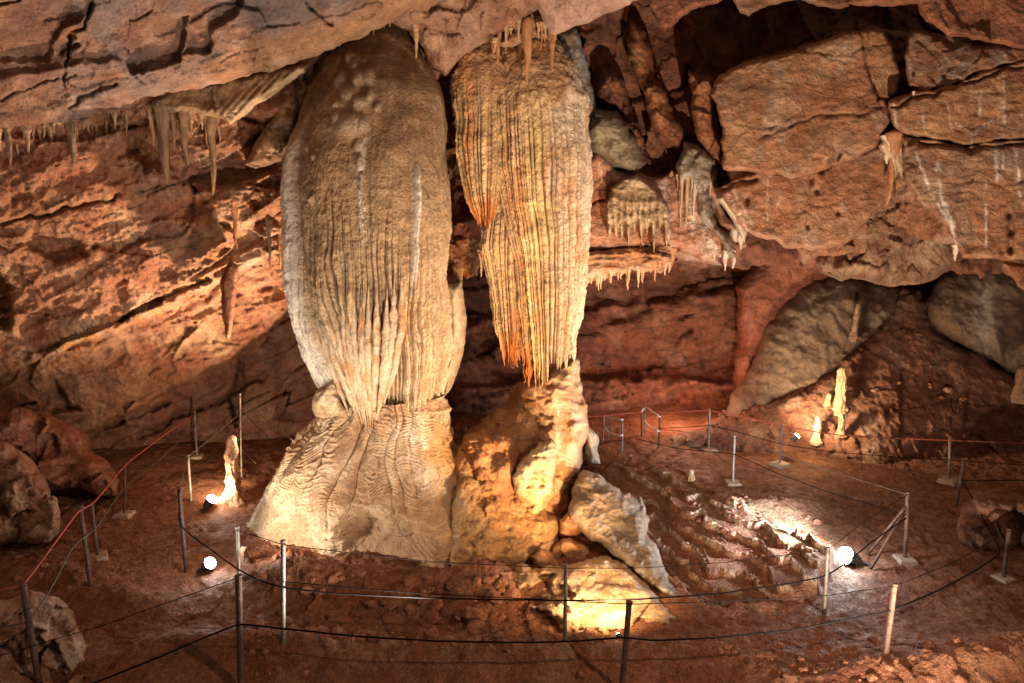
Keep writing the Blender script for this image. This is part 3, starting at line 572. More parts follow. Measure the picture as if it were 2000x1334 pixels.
def c1b(P, TH, Y, T, px):
    n = fbm(P*1.0+20, 5, .6); c = mixc((.42, .29, .18), (.56, .44, .30), sst(n, -.4, .4)); c = mixc(c, (.34, .19, .10), sst(fbm(P*1.6+31, 4), .0, .5)*.7)
    c = mixc(c, (.48, .30, .16), sst(px+40*n, 760, 880)*.8)
    c = mixc(c, (.66, .62, .57), np.exp(-((px-832+.5*(870-Y))/22)**2)*sst(n, -.3, .3)*.6*(1-sst(Y, 930, 980)))
    c = mixc(c, (.30, .17, .09), .75*np.exp(-((px-750-30*n)/60)**2-((Y-985-20*n)/28)**2)); c = mixc(c, (.36, .21, .11), sst(fbm(P*np.array([4, 4, .8])+3, 4), .0, .4)*.55*(1-sst(Y, 880, 980)))  # dark ellipse paints the shade of the hollow; upper streaks are brown staining
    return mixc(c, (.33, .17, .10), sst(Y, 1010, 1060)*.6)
col1 = empty('flowstone_column', P_(742, 1030, D1), 'huge fluted tan column with a brown dome top and a flared base, the bigger one on the left', 'column')
def child(o, parent): # keep world coordinates of mesh data while parenting to an empty with a location
    o.parent = parent; o.matrix_parent_inverse = parent.matrix_basis.inverted(); return o
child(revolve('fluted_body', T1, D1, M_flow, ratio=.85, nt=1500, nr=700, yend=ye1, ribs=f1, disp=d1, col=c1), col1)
child(revolve('base_cone', TB, D1, M_base, ratio=.66, nt=1100, nr=420, disp=d1b, col=c1b), col1)
# hanging drapery strands over the lower front
strands = [[(621, 560), (624, 615), (640, 690), (668, 770), (682, 812)], [(630, 560), (632, 620), (652, 690), (684, 770), (698, 826)], [(642, 560), (645, 640), (655, 700), (690, 790), (702, 832)],
           [(655, 560), (657, 622), (668, 690), (700, 800), (708, 828)], [(671, 560), (674, 662), (685, 720), (706, 800)], [(681, 560), (682, 655), (694, 730), (712, 830)], [(690, 560), (692, 662), (703, 740), (716, 838)],
           [(706, 560), (708, 690), (716, 780), (721, 842)], [(719, 560), (719, 674), (722, 760), (724, 848)], [(736, 560), (735, 676), (731, 770), (727, 840)], [(756, 560), (754, 684), (746, 770), (733, 828)],
           [(770, 540), (768, 640), (758, 720), (742, 800)], [(784, 540), (783, 640), (770, 720), (750, 790)]]
def dfront(px, py, extra=.03):
    hw = (interp(T1, py, 2)-interp(T1, py, 1))/2; cx = (interp(T1, py, 2)+interp(T1, py, 1))/2
    c = np.clip((px-cx)/hw, -1, 1); return D1 - hw*D1/FPX*.85*np.sqrt(1-c*c) + .28*sst(py, 640, 860)*np.exp(-((px-700)/95.)**2) - extra
for i, S in enumerate(strands):
    Q = smoothpath(S, 46); D = np.array([dfront(a, b, .0+.10*sst(b, 590, 690)) for a, b in Q]); P = pt(Q[:, 0], Q[:, 1], D)
    t = np.linspace(0, 1, 46); r = .042+.026*np.sin(np.pi*np.clip(t*1.1, 0, 1)); r = r*(1-sst(t, .78, 1)*.82)*(.15+.85*sst(t, .0, .3))
    V, F = tube(P, r, 14, wob=.5, seed=i*3.1); k = coral(V, .006, 12)
    C = mixc((.58, .44, .30), (.50, .27, .12), sst(fbm(V*2.2+i, 3), -.1, .5)); tl = (.0, 1.)
    child(mesh_obj('drapery_strand', V + 0, F, M_flow, col=C), col1)
    if i not in (0, 12, 5, 11):
        j = int(np.argmin(np.abs(Q[:, 1]-S[1][1]))); V, F = tube(P[j-1:j+4]+np.array([0, -.012, 0]), [.052, .06, .05, .045, .036][:5], 12, wob=.3, seed=i)
        child(mesh_obj('white_tip', V, F, M_dripw), col1)
# knobs where the strands meet the base
relief('drapery_knob', [(608, 790), (618, 765), (640, 752), (650, 728), (668, 742), (672, 780), (690, 800), (680, 820), (640, 822), (616, 812)], lambda X, Y: 12.28+0*X, M_flow, step=2.4, R=18, T=.4, disp=rough_disp(.12, 1.2, .08, 2.2, .05, 5, seed=81), col=pal((.56, .42, .27), (.44, .27, .14), (.62, .5, .36), 1.2, 81), seed=81)
child(bpy.context.scene.objects['drapery_knob'], col1)
# small pale lobe behind its right side
relief('drapery_lobe', [(868, 552), (884, 556), (900, 548), (908, 580), (911, 620), (907, 680), (893, 730), (878, 765), (866, 780), (862, 700)], lambda X, Y: 13.3+0*X, M_flow, step=2.4, R=22, T=.5, rag=2, seed=82,
       disp=lambda P, X, Y: .02*np.abs(np.sin((X+.12*(Y-560))*.35))*sst(Y, 600, 700)+coral(P, .015, 7), col=pal((.58, .48, .33), (.5, .38, .24), (.62, .55, .42), 1, 82))
child(bpy.context.scene.objects['drapery_lobe'], col1)

# ---- right column: two curtains above, broken stump below
col2 = empty('curtain_column', P_(1040, 1060, 13.0), 'orange-lit tapering curtain column with long fluted folds over a lumpy stump, right of the big one', 'column')
D2 = 13.2
def curtain(name, tab, D0, nr_, seed, yend, start, full, depth, colf, ratio=.8, big=.08, nt=1000, nrr=560):
    lay, rr = rib_layout(nr_, seed, .55); fl = flutes(lay, rr, start, full, depth, .05)
    def dsp(P, TH, Y, T, px):
        return big*fbm(P*1.0+seed, 3) + coral(P, .024, 6.) + .10*np.maximum(0, fbm(P*np.array([3, 3, 2.5])+seed, 3))*(1-sst(Y, start, full)) - .1*sst(T, .85, 1)
    def ye(TH):
        k, f, w = lay(TH); return yend(TH) + (rr[k, 3]-.5)*48 - 38*np.abs(f)**1.6
    return child(revolve(name, tab, D0, M_flow, ratio=ratio, nt=nt, nr=nrr, yend=ye, ribs=fl, disp=dsp, col=colf(lay, rr)), col2)
def c2(lay, rr):
    def fn(P, TH, Y, T, px):
        n = fbm(P*1.1+5, 4); k, f, w = lay(TH)
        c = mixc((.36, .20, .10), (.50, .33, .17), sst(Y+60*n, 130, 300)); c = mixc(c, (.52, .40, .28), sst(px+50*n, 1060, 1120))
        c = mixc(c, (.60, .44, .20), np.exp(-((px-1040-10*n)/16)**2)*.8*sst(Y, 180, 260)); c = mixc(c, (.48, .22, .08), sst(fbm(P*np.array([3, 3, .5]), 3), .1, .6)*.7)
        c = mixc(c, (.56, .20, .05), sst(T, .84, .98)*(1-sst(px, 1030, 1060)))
        return c*(1+.34*(rr[k, 2]-.5))[..., None]
    return fn
T2 = [(60, 1010, 1060), (80, 975, 1090), (100, 958, 1105), (130, 948, 1122), (170, 945, 1138), (220, 950, 1148), (300, 955, 1153), (400, 965, 1151), (470, 985, 1147), (560, 998, 1140), (650, 1010, 1132), (700, 1014, 1128), (750, 1017, 1124)]
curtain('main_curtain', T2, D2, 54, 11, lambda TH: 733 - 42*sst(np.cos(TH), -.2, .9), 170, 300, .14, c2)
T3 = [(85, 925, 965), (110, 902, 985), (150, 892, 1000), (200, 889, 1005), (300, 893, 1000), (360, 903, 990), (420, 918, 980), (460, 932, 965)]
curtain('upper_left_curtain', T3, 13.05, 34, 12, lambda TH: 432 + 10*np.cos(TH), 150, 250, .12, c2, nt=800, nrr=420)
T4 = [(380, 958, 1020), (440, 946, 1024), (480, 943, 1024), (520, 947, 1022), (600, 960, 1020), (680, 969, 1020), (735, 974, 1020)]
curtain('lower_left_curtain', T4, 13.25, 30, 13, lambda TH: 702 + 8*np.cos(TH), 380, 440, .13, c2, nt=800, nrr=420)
st_pal = pal((.46, .29, .16), (.38, .2, .1), (.54, .38, .24), 1.1, 84, pale=(.58, .46, .34), pa=.5)
st_org = pal((.44, .24, .12), (.36, .17, .08), (.5, .3, .16), 1.1, 85)
def pockd(s, a=.1):
    b = rough_disp(.2, .7, .10, 1.1, .04, 4, seed=s)
    def fn(P, X, Y):
        w = fbm(P*np.array([2.6, 2.6, 4.5])+s, 3); return b(P, X, Y) + a*sst(w, .05, .5) + coral(P, .02, 7)
    return fn
def stump(name, poly, D, R, T, seed, colf, a=.1, bumps=(), step=2.4, **k):
    o = relief(name, poly, D, M_flow, step=step, R=R, T=T, disp=pockd(seed, a), col=colf, seed=seed, bumps=bumps, rag=4, **k); return child(o, col2)
stump('stump_backing', [(890, 1010), (905, 880), (950, 850), (1010, 800), (1060, 760), (1120, 780), (1135, 900), (1120, 1000), (1100, 1100), (1000, 1140), (880, 1120)], lambda X, Y: 12.95-(Y-850)*.0042, 40, 1.0, 90, st_org, a=.08)
stump('stump_saddle', [(775, 1150), (800, 1060), (835, 980), (862, 910), (890, 868), (925, 860), (960, 890), (990, 960), (1030, 1060), (1020, 1150), (930, 1170)], lambda X, Y: 12.35-(Y-870)*.0052+np.clip(900-X, 0, 130)*.0045, 75, .9, 99, pal((.50, .34, .19), (.42, .26, .13), (.54, .39, .24), 1.1, 99), a=.04)
stump('stump_shoulder', [(905, 850), (940, 820), (985, 790), (1005, 760), (1020, 745), (1060, 745), (1075, 850), (1060, 940), (960, 960)], lambda X, Y: 13.2+(Y-850)*-.001, 40, 1.0, 91, st_org)
stump('stump', [(1012, 748), (1040, 735), (1080, 715), (1120, 700), (1132, 705), (1132, 760), (1146, 790), (1148, 850), (1135, 900), (1122, 950), (1112, 990), (1096, 1060), (1000, 1080), (1010, 900), (1035, 830), (1020, 790)], lambda X, Y: 12.75+np.abs(X-1085)*.004-(Y-740)*.0012, 34, .9, 92, st_pal, a=.14)
stump('stump_lump', [(893, 870), (905, 850), (945, 838), (985, 842), (1010, 860), (1018, 900), (1020, 950), (1040, 1000), (1060, 1080), (1000, 1115), (900, 1100), (905, 980), (915, 920)], lambda X, Y: 12.3-(Y-850)*.0035, 34, .8, 93, st_org, bumps=[(985, 915, 18, 16, .2), (930, 880, 22, 16, .12)])
stump('stump_pillar', [(1000, 930), (1012, 900), (1035, 880), (1052, 862), (1078, 858), (1088, 880), (1082, 920), (1086, 960), (1064, 1000), (1052, 1060), (1020, 1060), (1015, 1000), (1002, 960)], lambda X, Y: 11.85-(Y-860)*.001, 24, .7, 94, pal((.60, .46, .28), (.5, .34, .18), (.66, .56, .4), 1.2, 86), a=.12)
stump('stump_skirt', [(860, 1100), (890, 1030), (915, 960), (960, 930), (1010, 985), (1060, 990), (1092, 1010), (1088, 1055), (1062, 1090), (1035, 1120), (1000, 1142), (930, 1150), (880, 1135)], lambda X, Y: 12.15-(Y-930)*.0075, 40, .7, 95, pal((.48, .31, .17), (.42, .24, .11), (.54, .4, .26), 1.1, 87), a=.06)
for i, (poly, D) in enumerate([([(1088, 1045), (1092, 1015), (1112, 1005), (1138, 1010), (1142, 1030), (1130, 1050), (1100, 1056)], 11.6), ([(1064, 1095), (1075, 1065), (1110, 1052), (1140, 1058), (1162, 1075), (1168, 1095), (1130, 1110), (1080, 1110)], 11.2), ([(1040, 1110), (1035, 1085), (1055, 1068), (1082, 1078), (1092, 1105), (1075, 1130), (1050, 1128)], 10.9)]):
    stump('stump_nodule', poly, lambda X, Y, D=D: D+0*X, 18, .5, 96+i, st_org, a=.04)
# grey flowstone slope running down to the right of the stump
relief('flowstone_slope', [(1112, 985), (1122, 940), (1140, 918), (1170, 925), (1200, 950), (1240, 970), (1262, 990), (1270, 1015), (1262, 1050), (1285, 1075), (1292, 1100), (1310, 1130), (1340, 1165), (1362, 1195), (1370, 1215), (1345, 1215), (1300, 1175), (1250, 1130), (1200, 1085), (1150, 1050), (1110, 1015)], lambda X, Y: 12.2-(Y-930)*.0095, M_flow, step=2.4, R=20, T=.5, rag=5, seed=101,
       disp=lambda P, X, Y: rough_disp(.12, .9, .05, 1.3, .05, 5, seed=101)(P, X, Y)+.03*np.sin((X-.95*Y)*.09+n2(X, Y, 40)*2), col=lambda P, X, Y: mixc(pal((.22, .175, .13), (.18, .13, .09), (.27, .23, .18), 1, 101)(P), (.62, .58, .54), np.exp(-(dline([(1180, 1080), (1250, 1120), (1310, 1165), (1355, 1205)], X, Y)/7)**2)*sst(n2(X, Y, 14), -.2, .3)),
       label='grey pebbly flowstone slope running down right from the stump of the curtain column', cat='flowstone')
relief('flowstone_slope', [(1138, 840), (1150, 830), (1165, 850), (1172, 890), (1174, 908), (1150, 905), (1140, 880)], lambda X, Y: 13.6+0*X, M_flow, step=2.4, R=16, T=.5, seed=102, disp=rough_disp(.1, .9, .05, 1.3, .03, 5, seed=102), col=pal((.38, .34, .28), (.33, .27, .2), (.42, .38, .32), 1, 102), label='small smooth grey flowstone fin behind the stump, right side', cat='flowstone')
# pocketed warm bank under the columns, lit by the warm lamp
relief('flowstone_bank', [(985, 1130), (1010, 1100), (1060, 1110), (1100, 1105), (1150, 1090), (1175, 1085), (1200, 1092), (1250, 1130), (1300, 1178), (1330, 1205), (1310, 1225), (1220, 1235), (1120, 1240), (1080, 1215), (1020, 1175)], lambda X, Y: 10.5-(Y-1100)*.0120, M_flow, step=2.2, R=20, T=.35, rag=5, seed=103,
       disp=lambda P, X, Y: pockd(103, .09)(P, X, Y), col=pal((.50, .34, .2), (.42, .25, .13), (.56, .42, .28), 1.1, 103), steps=[([(1010, 1150), (1060, 1135), (1110, 1140), (1120, 1165), (1060, 1180), (1020, 1175)], .3, 6), ([(1050, 1120), (1090, 1125), (1080, 1140), (1040, 1140)], .25, 5)],
       label='pitted cream flowstone bank glowing beside the small warm floodlight', cat='flowstone')

# ================================================================== BOULDERS
bsmooth = lambda s, k=1.: rough_disp(.18*k, .8, .30*k, 1.1, .06, 4.5, seed=s)
bcol = pal((.30, .13, .08), (.25, .09, .05), (.36, .19, .12), .9, 120, pale=(.44, .3, .2), pa=.4)
relief('boulder', [(-400, 800), (-60, 806), (40, 798), (110, 815), (150, 830), (176, 860), (182, 886), (214, 905), (234, 938), (228, 968), (195, 968), (150, 950), (100, 960), (60, 1010), (-400, 1010)], lambda X, Y: 12.4+(X-0)*.004-(Y-800)*.003, M_wall, step=2.6, R=30, T=.9, seed=121, disp=bsmooth(121, 1.5), col=bcol, label='big dark red boulder leaning on the foot of the left wall', cat='boulder')
relief('boulder', [(-300, 860), (-60, 865), (15, 862), (58, 895), (84, 925), (96, 962), (90, 1000), (70, 1030), (40, 1060), (-60, 1090), (-300, 1100)], lambda X, Y: 10.9+0*X, M_wall, step=2.4, R=30, T=.9, seed=122, disp=lambda P, X, Y: bsmooth(122)(P, X, Y)+.12*np.maximum(0, fbm(P*2.2, 4)), col=pal((.36, .2, .12), (.28, .13, .075), (.44, .28, .18), 1, 122), label='rough knobbly tan boulder at the left edge', cat='boulder')
relief('boulder', [(30, 1020), (60, 985), (90, 965), (108, 972), (118, 1000), (116, 1040), (98, 1058), (60, 1062), (30, 1062)], lambda X, Y: 10.7+0*X, M_wall, step=2.4, R=20, T=.5, seed=123, disp=bsmooth(123, .6), col=pal((.38, .22, .14), (.3, .15, .09), (.44, .3, .2), 1, 123), label='small rounded brown boulder tucked beside the knobbly tan one', cat='boulder')
relief('boulder', [(-300, 1165), (-60, 1172), (10, 1172), (60, 1152), (105, 1165), (148, 1196), (152, 1232), (176, 1268), (182, 1308), (160, 1345), (120, 1420), (-300, 1500)], lambda X, Y: 8.7-(Y-1150)*.005+np.clip(X-60, 0, 200)*.004, M_wall, step=2.4, R=22, T=.5, seed=124, disp=lambda P, X, Y: bsmooth(124)(P, X, Y), col=pal((.42, .27, .19), (.30, .16, .1), (.46, .33, .25), 1.3, 124, pale=(.56, .47, .4), pa=.8), label='pale fractured boulder in the bottom left corner behind the rusty post', cat='boulder')
relief('boulder', [(1868, 1058), (1872, 1015), (1884, 985), (1905, 968), (1980, 966), (2100, 985), (2400, 1000), (2400, 1120), (2000, 1085), (1900, 1078)], lambda X, Y: 11.9-(Y-970)*.004, M_wall, step=2.6, R=24, T=.6, seed=125, disp=bsmooth(125), col=pal((.30, .15, .1), (.25, .11, .07), (.35, .2, .14), 1, 125), label='low flat-topped brown boulder at the right edge by the path', cat='boulder')
relief('boulder', [(1412, 1002), (1416, 980), (1428, 968), (1448, 972), (1456, 990), (1450, 1003)], lambda X, Y: 12.8+0*X, M_flow, step=2, R=12, T=.3, rag=1, seed=126, disp=bsmooth(126, .3), col=pal((.50, .33, .22), (.44, .26, .16), (.56, .42, .3), 1, 126), label='small tan boulder on the gravel left of the brightest floodlight', cat='boulder')
slabs = [([(870, 1190), (905, 1140), (960, 1132), (1000, 1140), (990, 1160), (940, 1165), (905, 1195), (885, 1245), (868, 1240)], 10.2, 'thin leaning stone slab in the rubble below the big column'),
         ([(990, 1195), (985, 1150), (1000, 1135), (1030, 1160), (1075, 1210), (1060, 1235), (1010, 1215)], 10.0, 'tilted dark stone slab left of the glowing bank'),
         ([(500, 1130), (520, 1090), (560, 1070), (600, 1078), (650, 1100), (690, 1130), (640, 1150), (540, 1150)], 10.9, 'hummock of crumbly brown rock below the left foot of the big column'),
         ([(920, 1110), (960, 1085), (1010, 1090), (1040, 1110), (1020, 1130), (960, 1140)], 10.9, 'lit brown ledge stone between the big column and the glowing bank'),
         ([(720, 1165), (735, 1150), (770, 1148), (790, 1165), (775, 1190), (740, 1190)], 10.2, 'rounded brown stone in the rubble right of the second front post'),
         ([(790, 1215), (810, 1190), (850, 1185), (870, 1210), (850, 1235), (805, 1235)], 9.7, 'squat red stone nearest the leaning slab')]
for i, (pl, D, lab) in enumerate(slabs):
    relief('rubble_stone', pl, lambda X, Y, D=D: D-(Y-1150)*.004, M_wall, step=2.4, R=14, T=.35, rag=4, seed=130+i, disp=bsmooth(130+i, .7), col=bcol, label=lab, cat='stone')
def blob(seed, n=3):
    import bmesh
    bm = bmesh.new(); bmesh.ops.create_icosphere(bm, subdivisions=n, radius=1)
    V = np.array([v.co[:] for v in bm.verts]); F = np.array([[v.index for v in f.verts]+[f.verts[2].index] for f in bm.faces]); bm.free()
    e, v, _ = cells(V*1.1+seed*7.7); V = V*(1+.35*fbm(V*.9+seed, 3)-.22*v)[:, None]*np.array([1, .85, .65]); return V, F
protos = []
for k in range(5):
    V, F = blob(k); c = bcol(V*1.3+k*5)
    me = mesh_obj('stone', V, F, M_wall, col=c); protos.append(me.data); bpy.data.objects.remove(me)
rr_ = random.Random(4)
zones = [((490, 1000), (1120, 1250), 70, (.05, .17), 'red-brown stone in the rubble between the columns and the near fence', 'rubble stones below the columns'),
         ((1350, 1600), (960, 1090), 45, (.03, .09), 'pale gravel stone on the lit slope left of the brightest floodlight', 'stones on the lit gravel'),
         ((1300, 1980), (740, 880), 50, (.04, .13), 'brown stone lying on the dark mound at the back right', 'stones on the back mound'),
         ((0, 240), (990, 1150), 26, (.05, .16), 'brown stone beside the left path under the boulders', 'stones beside the left path'),
         ((480, 1450), (1245, 1332), 60, (.02, .065), 'small stone on the bare floor in front of the near fence', 'stones on the front floor'),
         ((1150, 1900), (880, 1000), 30, (.02, .05), 'small stone on the far right path', 'stones on the far path'),
         ((1500, 1990), (1240, 1330), 24, (.03, .10), 'dark stone in the rough ground at the bottom right', 'stones in the bottom right')]
def mound_pt(px, py):
    return pt(px, py, float(mound_depth(np.array(px), np.array(py)))+.02)
for (xa, xb), (ya, yb), n, (sa, sb), lab, grp in zones:
    for _ in range(n):
        px, py = rr_.uniform(xa, xb), rr_.uniform(ya, yb)
        if grp == 'stones on the back mound':
            if py < 880-(px-1180)*.12: c = mound_pt(px, py)
            else: continue
            if px < 1480 and py < 800: continue
        else: c, _d = gnd(px, py)
        o = bpy.data.objects.new('stone', protos[rr_.randrange(5)]); SC.collection.objects.link(o); s = rr_.uniform(sa, sb)*(.5+.5*rr_.random())
        o.location = tuple(c); o.scale = (s, s, s); o.rotation_euler = (rr_.uniform(-.4, .4), rr_.uniform(-.4, .4), rr_.uniform(0, 6)); tag(o, lab, 'stone', grp)

_dg = None
def hit(px, py, D0=None, tol=1.6):
    global _dg
    if _dg is None: bpy.context.view_layer.update(); _dg = bpy.context.evaluated_depsgraph_get()
    o = Vector((0, 0, H)); d = Vector(P_(px, py, 10.))-o
    ok, loc, n, *_ = SC.ray_cast(_dg, o, d.normalized(), distance=60)
    if not ok: return D0
    D = float(project(np.array(loc))[2])
    return D if D0 is None or abs(D-D0) < tol else D0
# ================================================================== STALACTITES AND STALAGMITES
def spike_mesh(seed, mat, n=14, m=26):
    t = np.linspace(0, 1, m); P = np.stack([.35*fbm(np.stack([t*1.5, 0*t+seed, 0*t], -1), 2)*t, .35*fbm(np.stack([t*1.5, 0*t+seed+30, 0*t], -1), 2)*t, .12-1.12*t], -1)
    r = (1-t)**.9*.72+.10+.7*np.exp(-t/.09); r[t < .10] *= np.sqrt(t[t < .10]/.10+.02); r[-1] = .03; r = r*(1+.40*fbm(np.stack([t*7, 0*t+seed, 0*t+9], -1), 3)); P[:, 0] += .25*perlin(np.stack([t*4, 0*t+seed+50, 0*t], -1))*t
    a = np.linspace(0, 2*np.pi, n, endpoint=False); V = P[:, None]+(r[:, None]*(1+.45*fbm(np.stack([np.cos(a)[None]*1.5+0*t[:, None], np.sin(a)[None]*1.5+0*t[:, None], t[:, None]*3+0*a[None]+seed], -1), 2)))[..., None]*np.stack([np.cos(a), np.sin(a), 0*a], -1)[None]
    V = V*1.0; F = grid_faces(m, n, True); V = V.reshape(-1, 3); k = len(V); V = np.concatenate([V, P[:1]]); j = np.arange(n)
    F = np.concatenate([F, np.stack([(j+1) % n, j, np.full(n, k), np.full(n, k)], -1)])
    o = mesh_obj('stalactite', V, F, mat); me = o.data; bpy.data.objects.remove(o); return me
SPK = {}
def spike(px, py, ln, w, D, mat, label, group=None):
    key = (mat.name, rr_.randrange(4))
    if key not in SPK: SPK[key] = spike_mesh(key[1]*3.3+len(SPK), mat)
    o = bpy.data.objects.new('stalactite', SPK[key]); SC.collection.objects.link(o)
    D = hit(px, py-1, D)+.07; s = D/FPX; w = w*1.3; o.location = P_(px, py, D); o.scale = (w*s/1.5, w*s/1.5, ln*s*1.02); o.rotation_euler = (0, 0, rr_.uniform(0, 6)); return tag(o, label, 'stalactite', group)
heroes = [(315, 208, 146, 24, 11.6, M_dripb, 'long thick stalactite at the left end of the hanging brown shelf'), (357, 214, 104, 17, 11.7, M_dripb, 'mid-length tapered stalactite in the middle of the hanging brown shelf'),
          (409, 212, 162, 19, 11.6, M_dripb, 'longest thin stalactite under the hanging brown shelf'), (335, 214, 74, 12, 11.8, M_dripb, 'short slim stalactite just right of the thick one under the brown shelf'),
          (137, 238, 80, 15, 11.9, M_dripb, 'pointed brown stalactite hanging alone on the left ceiling edge'), (14, 250, 72, 10, 11.8, M_dripb, 'thin dark stalactite nearest the left edge of the ceiling'),
          (50, 246, 50, 12, 11.8, M_drip, 'stubby ochre stalactite near the left edge of the ceiling'), (425, 214, 62, 12, 11.7, M_drip, 'pale stalactite right of the longest one under the brown shelf'),
          (1031, 45, 112, 15, 11.9, M_dripo, 'long orange stalactite hanging in front of the curtain column top'), (1079, 62, 74, 12, 12, M_dripo, 'orange stalactite right of the long one over the curtain column'), (1048, 58, 62, 9, 12, M_dripo, 'thin orange stalactite between two longer ones over the curtain column'),
          (812, 48, 62, 9, 11.8, M_drip, 'yellowish stalactite touching the right shoulder of the big column'), (1747, 270, 128, 19, 12.1, M_dripo, 'ochre curtain-like stalactite between the large and the wide tan block'), (1735, 268, 50, 16, 12.15, M_dripw, 'short pale stalactite beside the ochre one between the tan blocks'),
          (1437, 452, 72, 18, 13.7, M_dripw, 'pale bluish stalactite at the tip of the grey flowstone tongue'), (1449, 446, 40, 12, 13.6, M_dripw, 'short creamy stalactite beside the bluish one at the pitted block corner'),
          (1868, 480, 30, 9, 11.7, M_dripw, 'small white stalactite ending the thick calcite streak on the right'), (1312, 486, 42, 12, 13.8, M_dripo, 'orange stalactite at the right end of the low orange ledge'),
          (524, 430, 92, 9, 12.9, M_dripb, 'thin dark stalactite left of the big column'), (546, 425, 96, 18, 13.1, M_dripo, 'rust-red stalactite close to the pale left side of the big column'), (472, 370, 34, 6, 12.8, M_dripo, 'tiny red stalactite above the rusty blade'), (456, 395, 90, 11, 12.7, M_dripo, 'orange stalactite just above the rusty blade')]
for a in heroes: spike(*a)
rows = [([(0, 250), (60, 250), (110, 242)], 14, (18, 50), (5, 10), 11.9, (M_dripb, M_drip), 'small brown stalactite in the row at the far left of the ceiling edge', 'row at the far left ceiling edge'),
        ([(140, 240), (190, 232), (250, 222)], 20, (18, 48), (4, 8), 12.0, (M_dripb, M_dripb, M_drip), 'small brown stalactite in the row left of the hanging brown shelf', 'row left of the brown shelf'),
        ([(300, 214), (380, 216), (440, 218), (480, 196)], 20, (18, 60), (6, 11), 11.75, (M_dripb, M_drip), 'short stalactite fringing the hanging brown shelf', 'fringe of the brown shelf'),
        ([(958, 80), (1000, 52), (1040, 35), (1078, 55)], 26, (18, 52), (5, 8), 12.0, (M_dripo, M_drip), 'short orange stalactite in the cluster over the curtain column', 'cluster over the curtain column'),
        ([(735, 48), (770, 35), (800, 20)], 10, (10, 24), (3, 5), 12.3, (M_dripb, M_drip), 'tiny stalactite in the gap above the big column', 'gap above the big column'),
        ([(1188, 425), (1215, 445), (1250, 450), (1300, 440)], 30, (14, 60), (6, 10), 13.8, (M_drip, M_drip, M_dripw), 'cream stalactite in the drip curtain left on the pinkish rock face', 'left drip curtain'),
        ([(1192, 400), (1230, 395), (1285, 405)], 18, (14, 34), (6, 9), 13.7, (M_drip,), 'cream stalactite in the upper row of the drip curtain', 'upper row of the drip curtain'),
        ([(1300, 345), (1345, 350), (1385, 345)], 12, (50, 110), (4, 7), 14.1, (M_dripw, M_drip), 'white stalactite streaming down the middle of the pinkish rock face', 'white drips on the pinkish rock'),
        ([(1372, 460), (1400, 490), (1432, 486)], 14, (14, 36), (6, 10), 13.9, (M_drip, M_dripw), 'short stalactite around the grey flowstone tongue tip', 'drips at the tongue tip'),
        ([(1105, 556), (1160, 536), (1210, 526), (1290, 520), (1312, 506)], 46, (10, 34), (5, 8), 13.85, (M_dripo, M_drip), 'small orange stalactite fringing the low orange ledge', 'fringe of the low orange ledge'),
        ([(1130, 500), (1200, 490), (1300, 480)], 30, (8, 20), (4, 6), 13.7, (M_drip, M_dripo), 'tiny stalactite on the upper lip of the low orange ledge', 'upper lip of the orange ledge'),
        ([(880, 530), (915, 520), (948, 490)], 16, (14, 40), (5, 9), 14.3, (M_dripo, M_drip), 'orange stalactite under the shelf between the two columns', 'under the shelf between the columns'),
        ([(1780, 184), (1870, 168), (1990, 128)], 7, (5, 16), (3, 5), 11.8, (M_dripw, M_drip), 'tiny pale stalactite along the jagged ledge at the right', 'jagged right ledge'),
        ([(1770, 268), (1880, 288), (1990, 276)], 4, (6, 18), (3, 5), 11.7, (M_dripw, M_drip), 'tiny stalactite along the crack above the streaked block', 'crack above the streaked block'),
        ([(1405, 372), (1440, 352)], 8, (10, 34), (4, 6), 13.0, (M_dripw, M_drip), 'small white stalactite at the upper left corner of the pitted block', 'corner of the pitted block'),
        ([(500, 345), (548, 330)], 10, (14, 40), (4, 6), 12.8, (M_dripo, M_dripb), 'thin rust stalactite under the stained slab left of the big column', 'under the stained slab')]
for L, n, (la, lb), (wa, wb), D, mats, lab, grp in rows:
    Q = smoothpath(L, n)
    for k in range(n):
        spike(Q[k, 0]+rr_.uniform(-8, 8), Q[k, 1]+rr_.uniform(-6, 4), (la*.6+(lb*1.15-la*.6)*rr_.random()**2.2), rr_.uniform(wa, wb), D+rr_.uniform(-.12, .12), rr_.choice(mats), lab, grp)
sh_col = pal((.30, .19, .10), (.24, .14, .07), (.42, .28, .16), 1.2, 140)
relief('dripstone_shelf', [(283, 208), (292, 188), (340, 170), (450, 150), (560, 128), (606, 122), (598, 142), (560, 168), (510, 200), (462, 236), (448, 250), (438, 232), (400, 226), (372, 220), (330, 222), (300, 220)], lambda X, Y: 11.7+np.clip(X-300, 0, 400)*.001, M_flow, step=2.2, R=14, T=.5, seed=141, disp=lambda P, X, Y: rough_disp(.08, .8, .05, 1.3, .03, 4, seed=141)(P, X, Y)-.045*np.abs(np.sin((X+Y*.9)*.20))*sst(Y+.5*(X-430), 190, 215),
       col=lambda P, X, Y: mixc(sh_col(P), (.58, .42, .27), sst(sdf([(430, 215), (500, 190), (590, 130), (600, 150), (520, 215), (455, 250)], X, Y), -4, 4)), label='brown dripstone shelf hanging from the left ceiling edge with stalactites below', cat='dripstone')
relief('dripstone_shelf', [(955, 88), (990, 62), (1030, 38), (1040, 28), (1058, 30), (1075, 60), (1084, 82), (1066, 78), (1045, 72), (1020, 84), (985, 96)], lambda X, Y: 12.1+0*X, M_flow, step=2.2, R=14, T=.4, seed=142, disp=rough_disp(.05, .8, .05, 1.3, .04, 4, seed=142), col=pal((.5, .26, .13), (.42, .2, .09), (.58, .38, .22), 1.2, 142), label='orange dripstone lip over the curtain column with a cluster of stalactites', cat='dripstone')
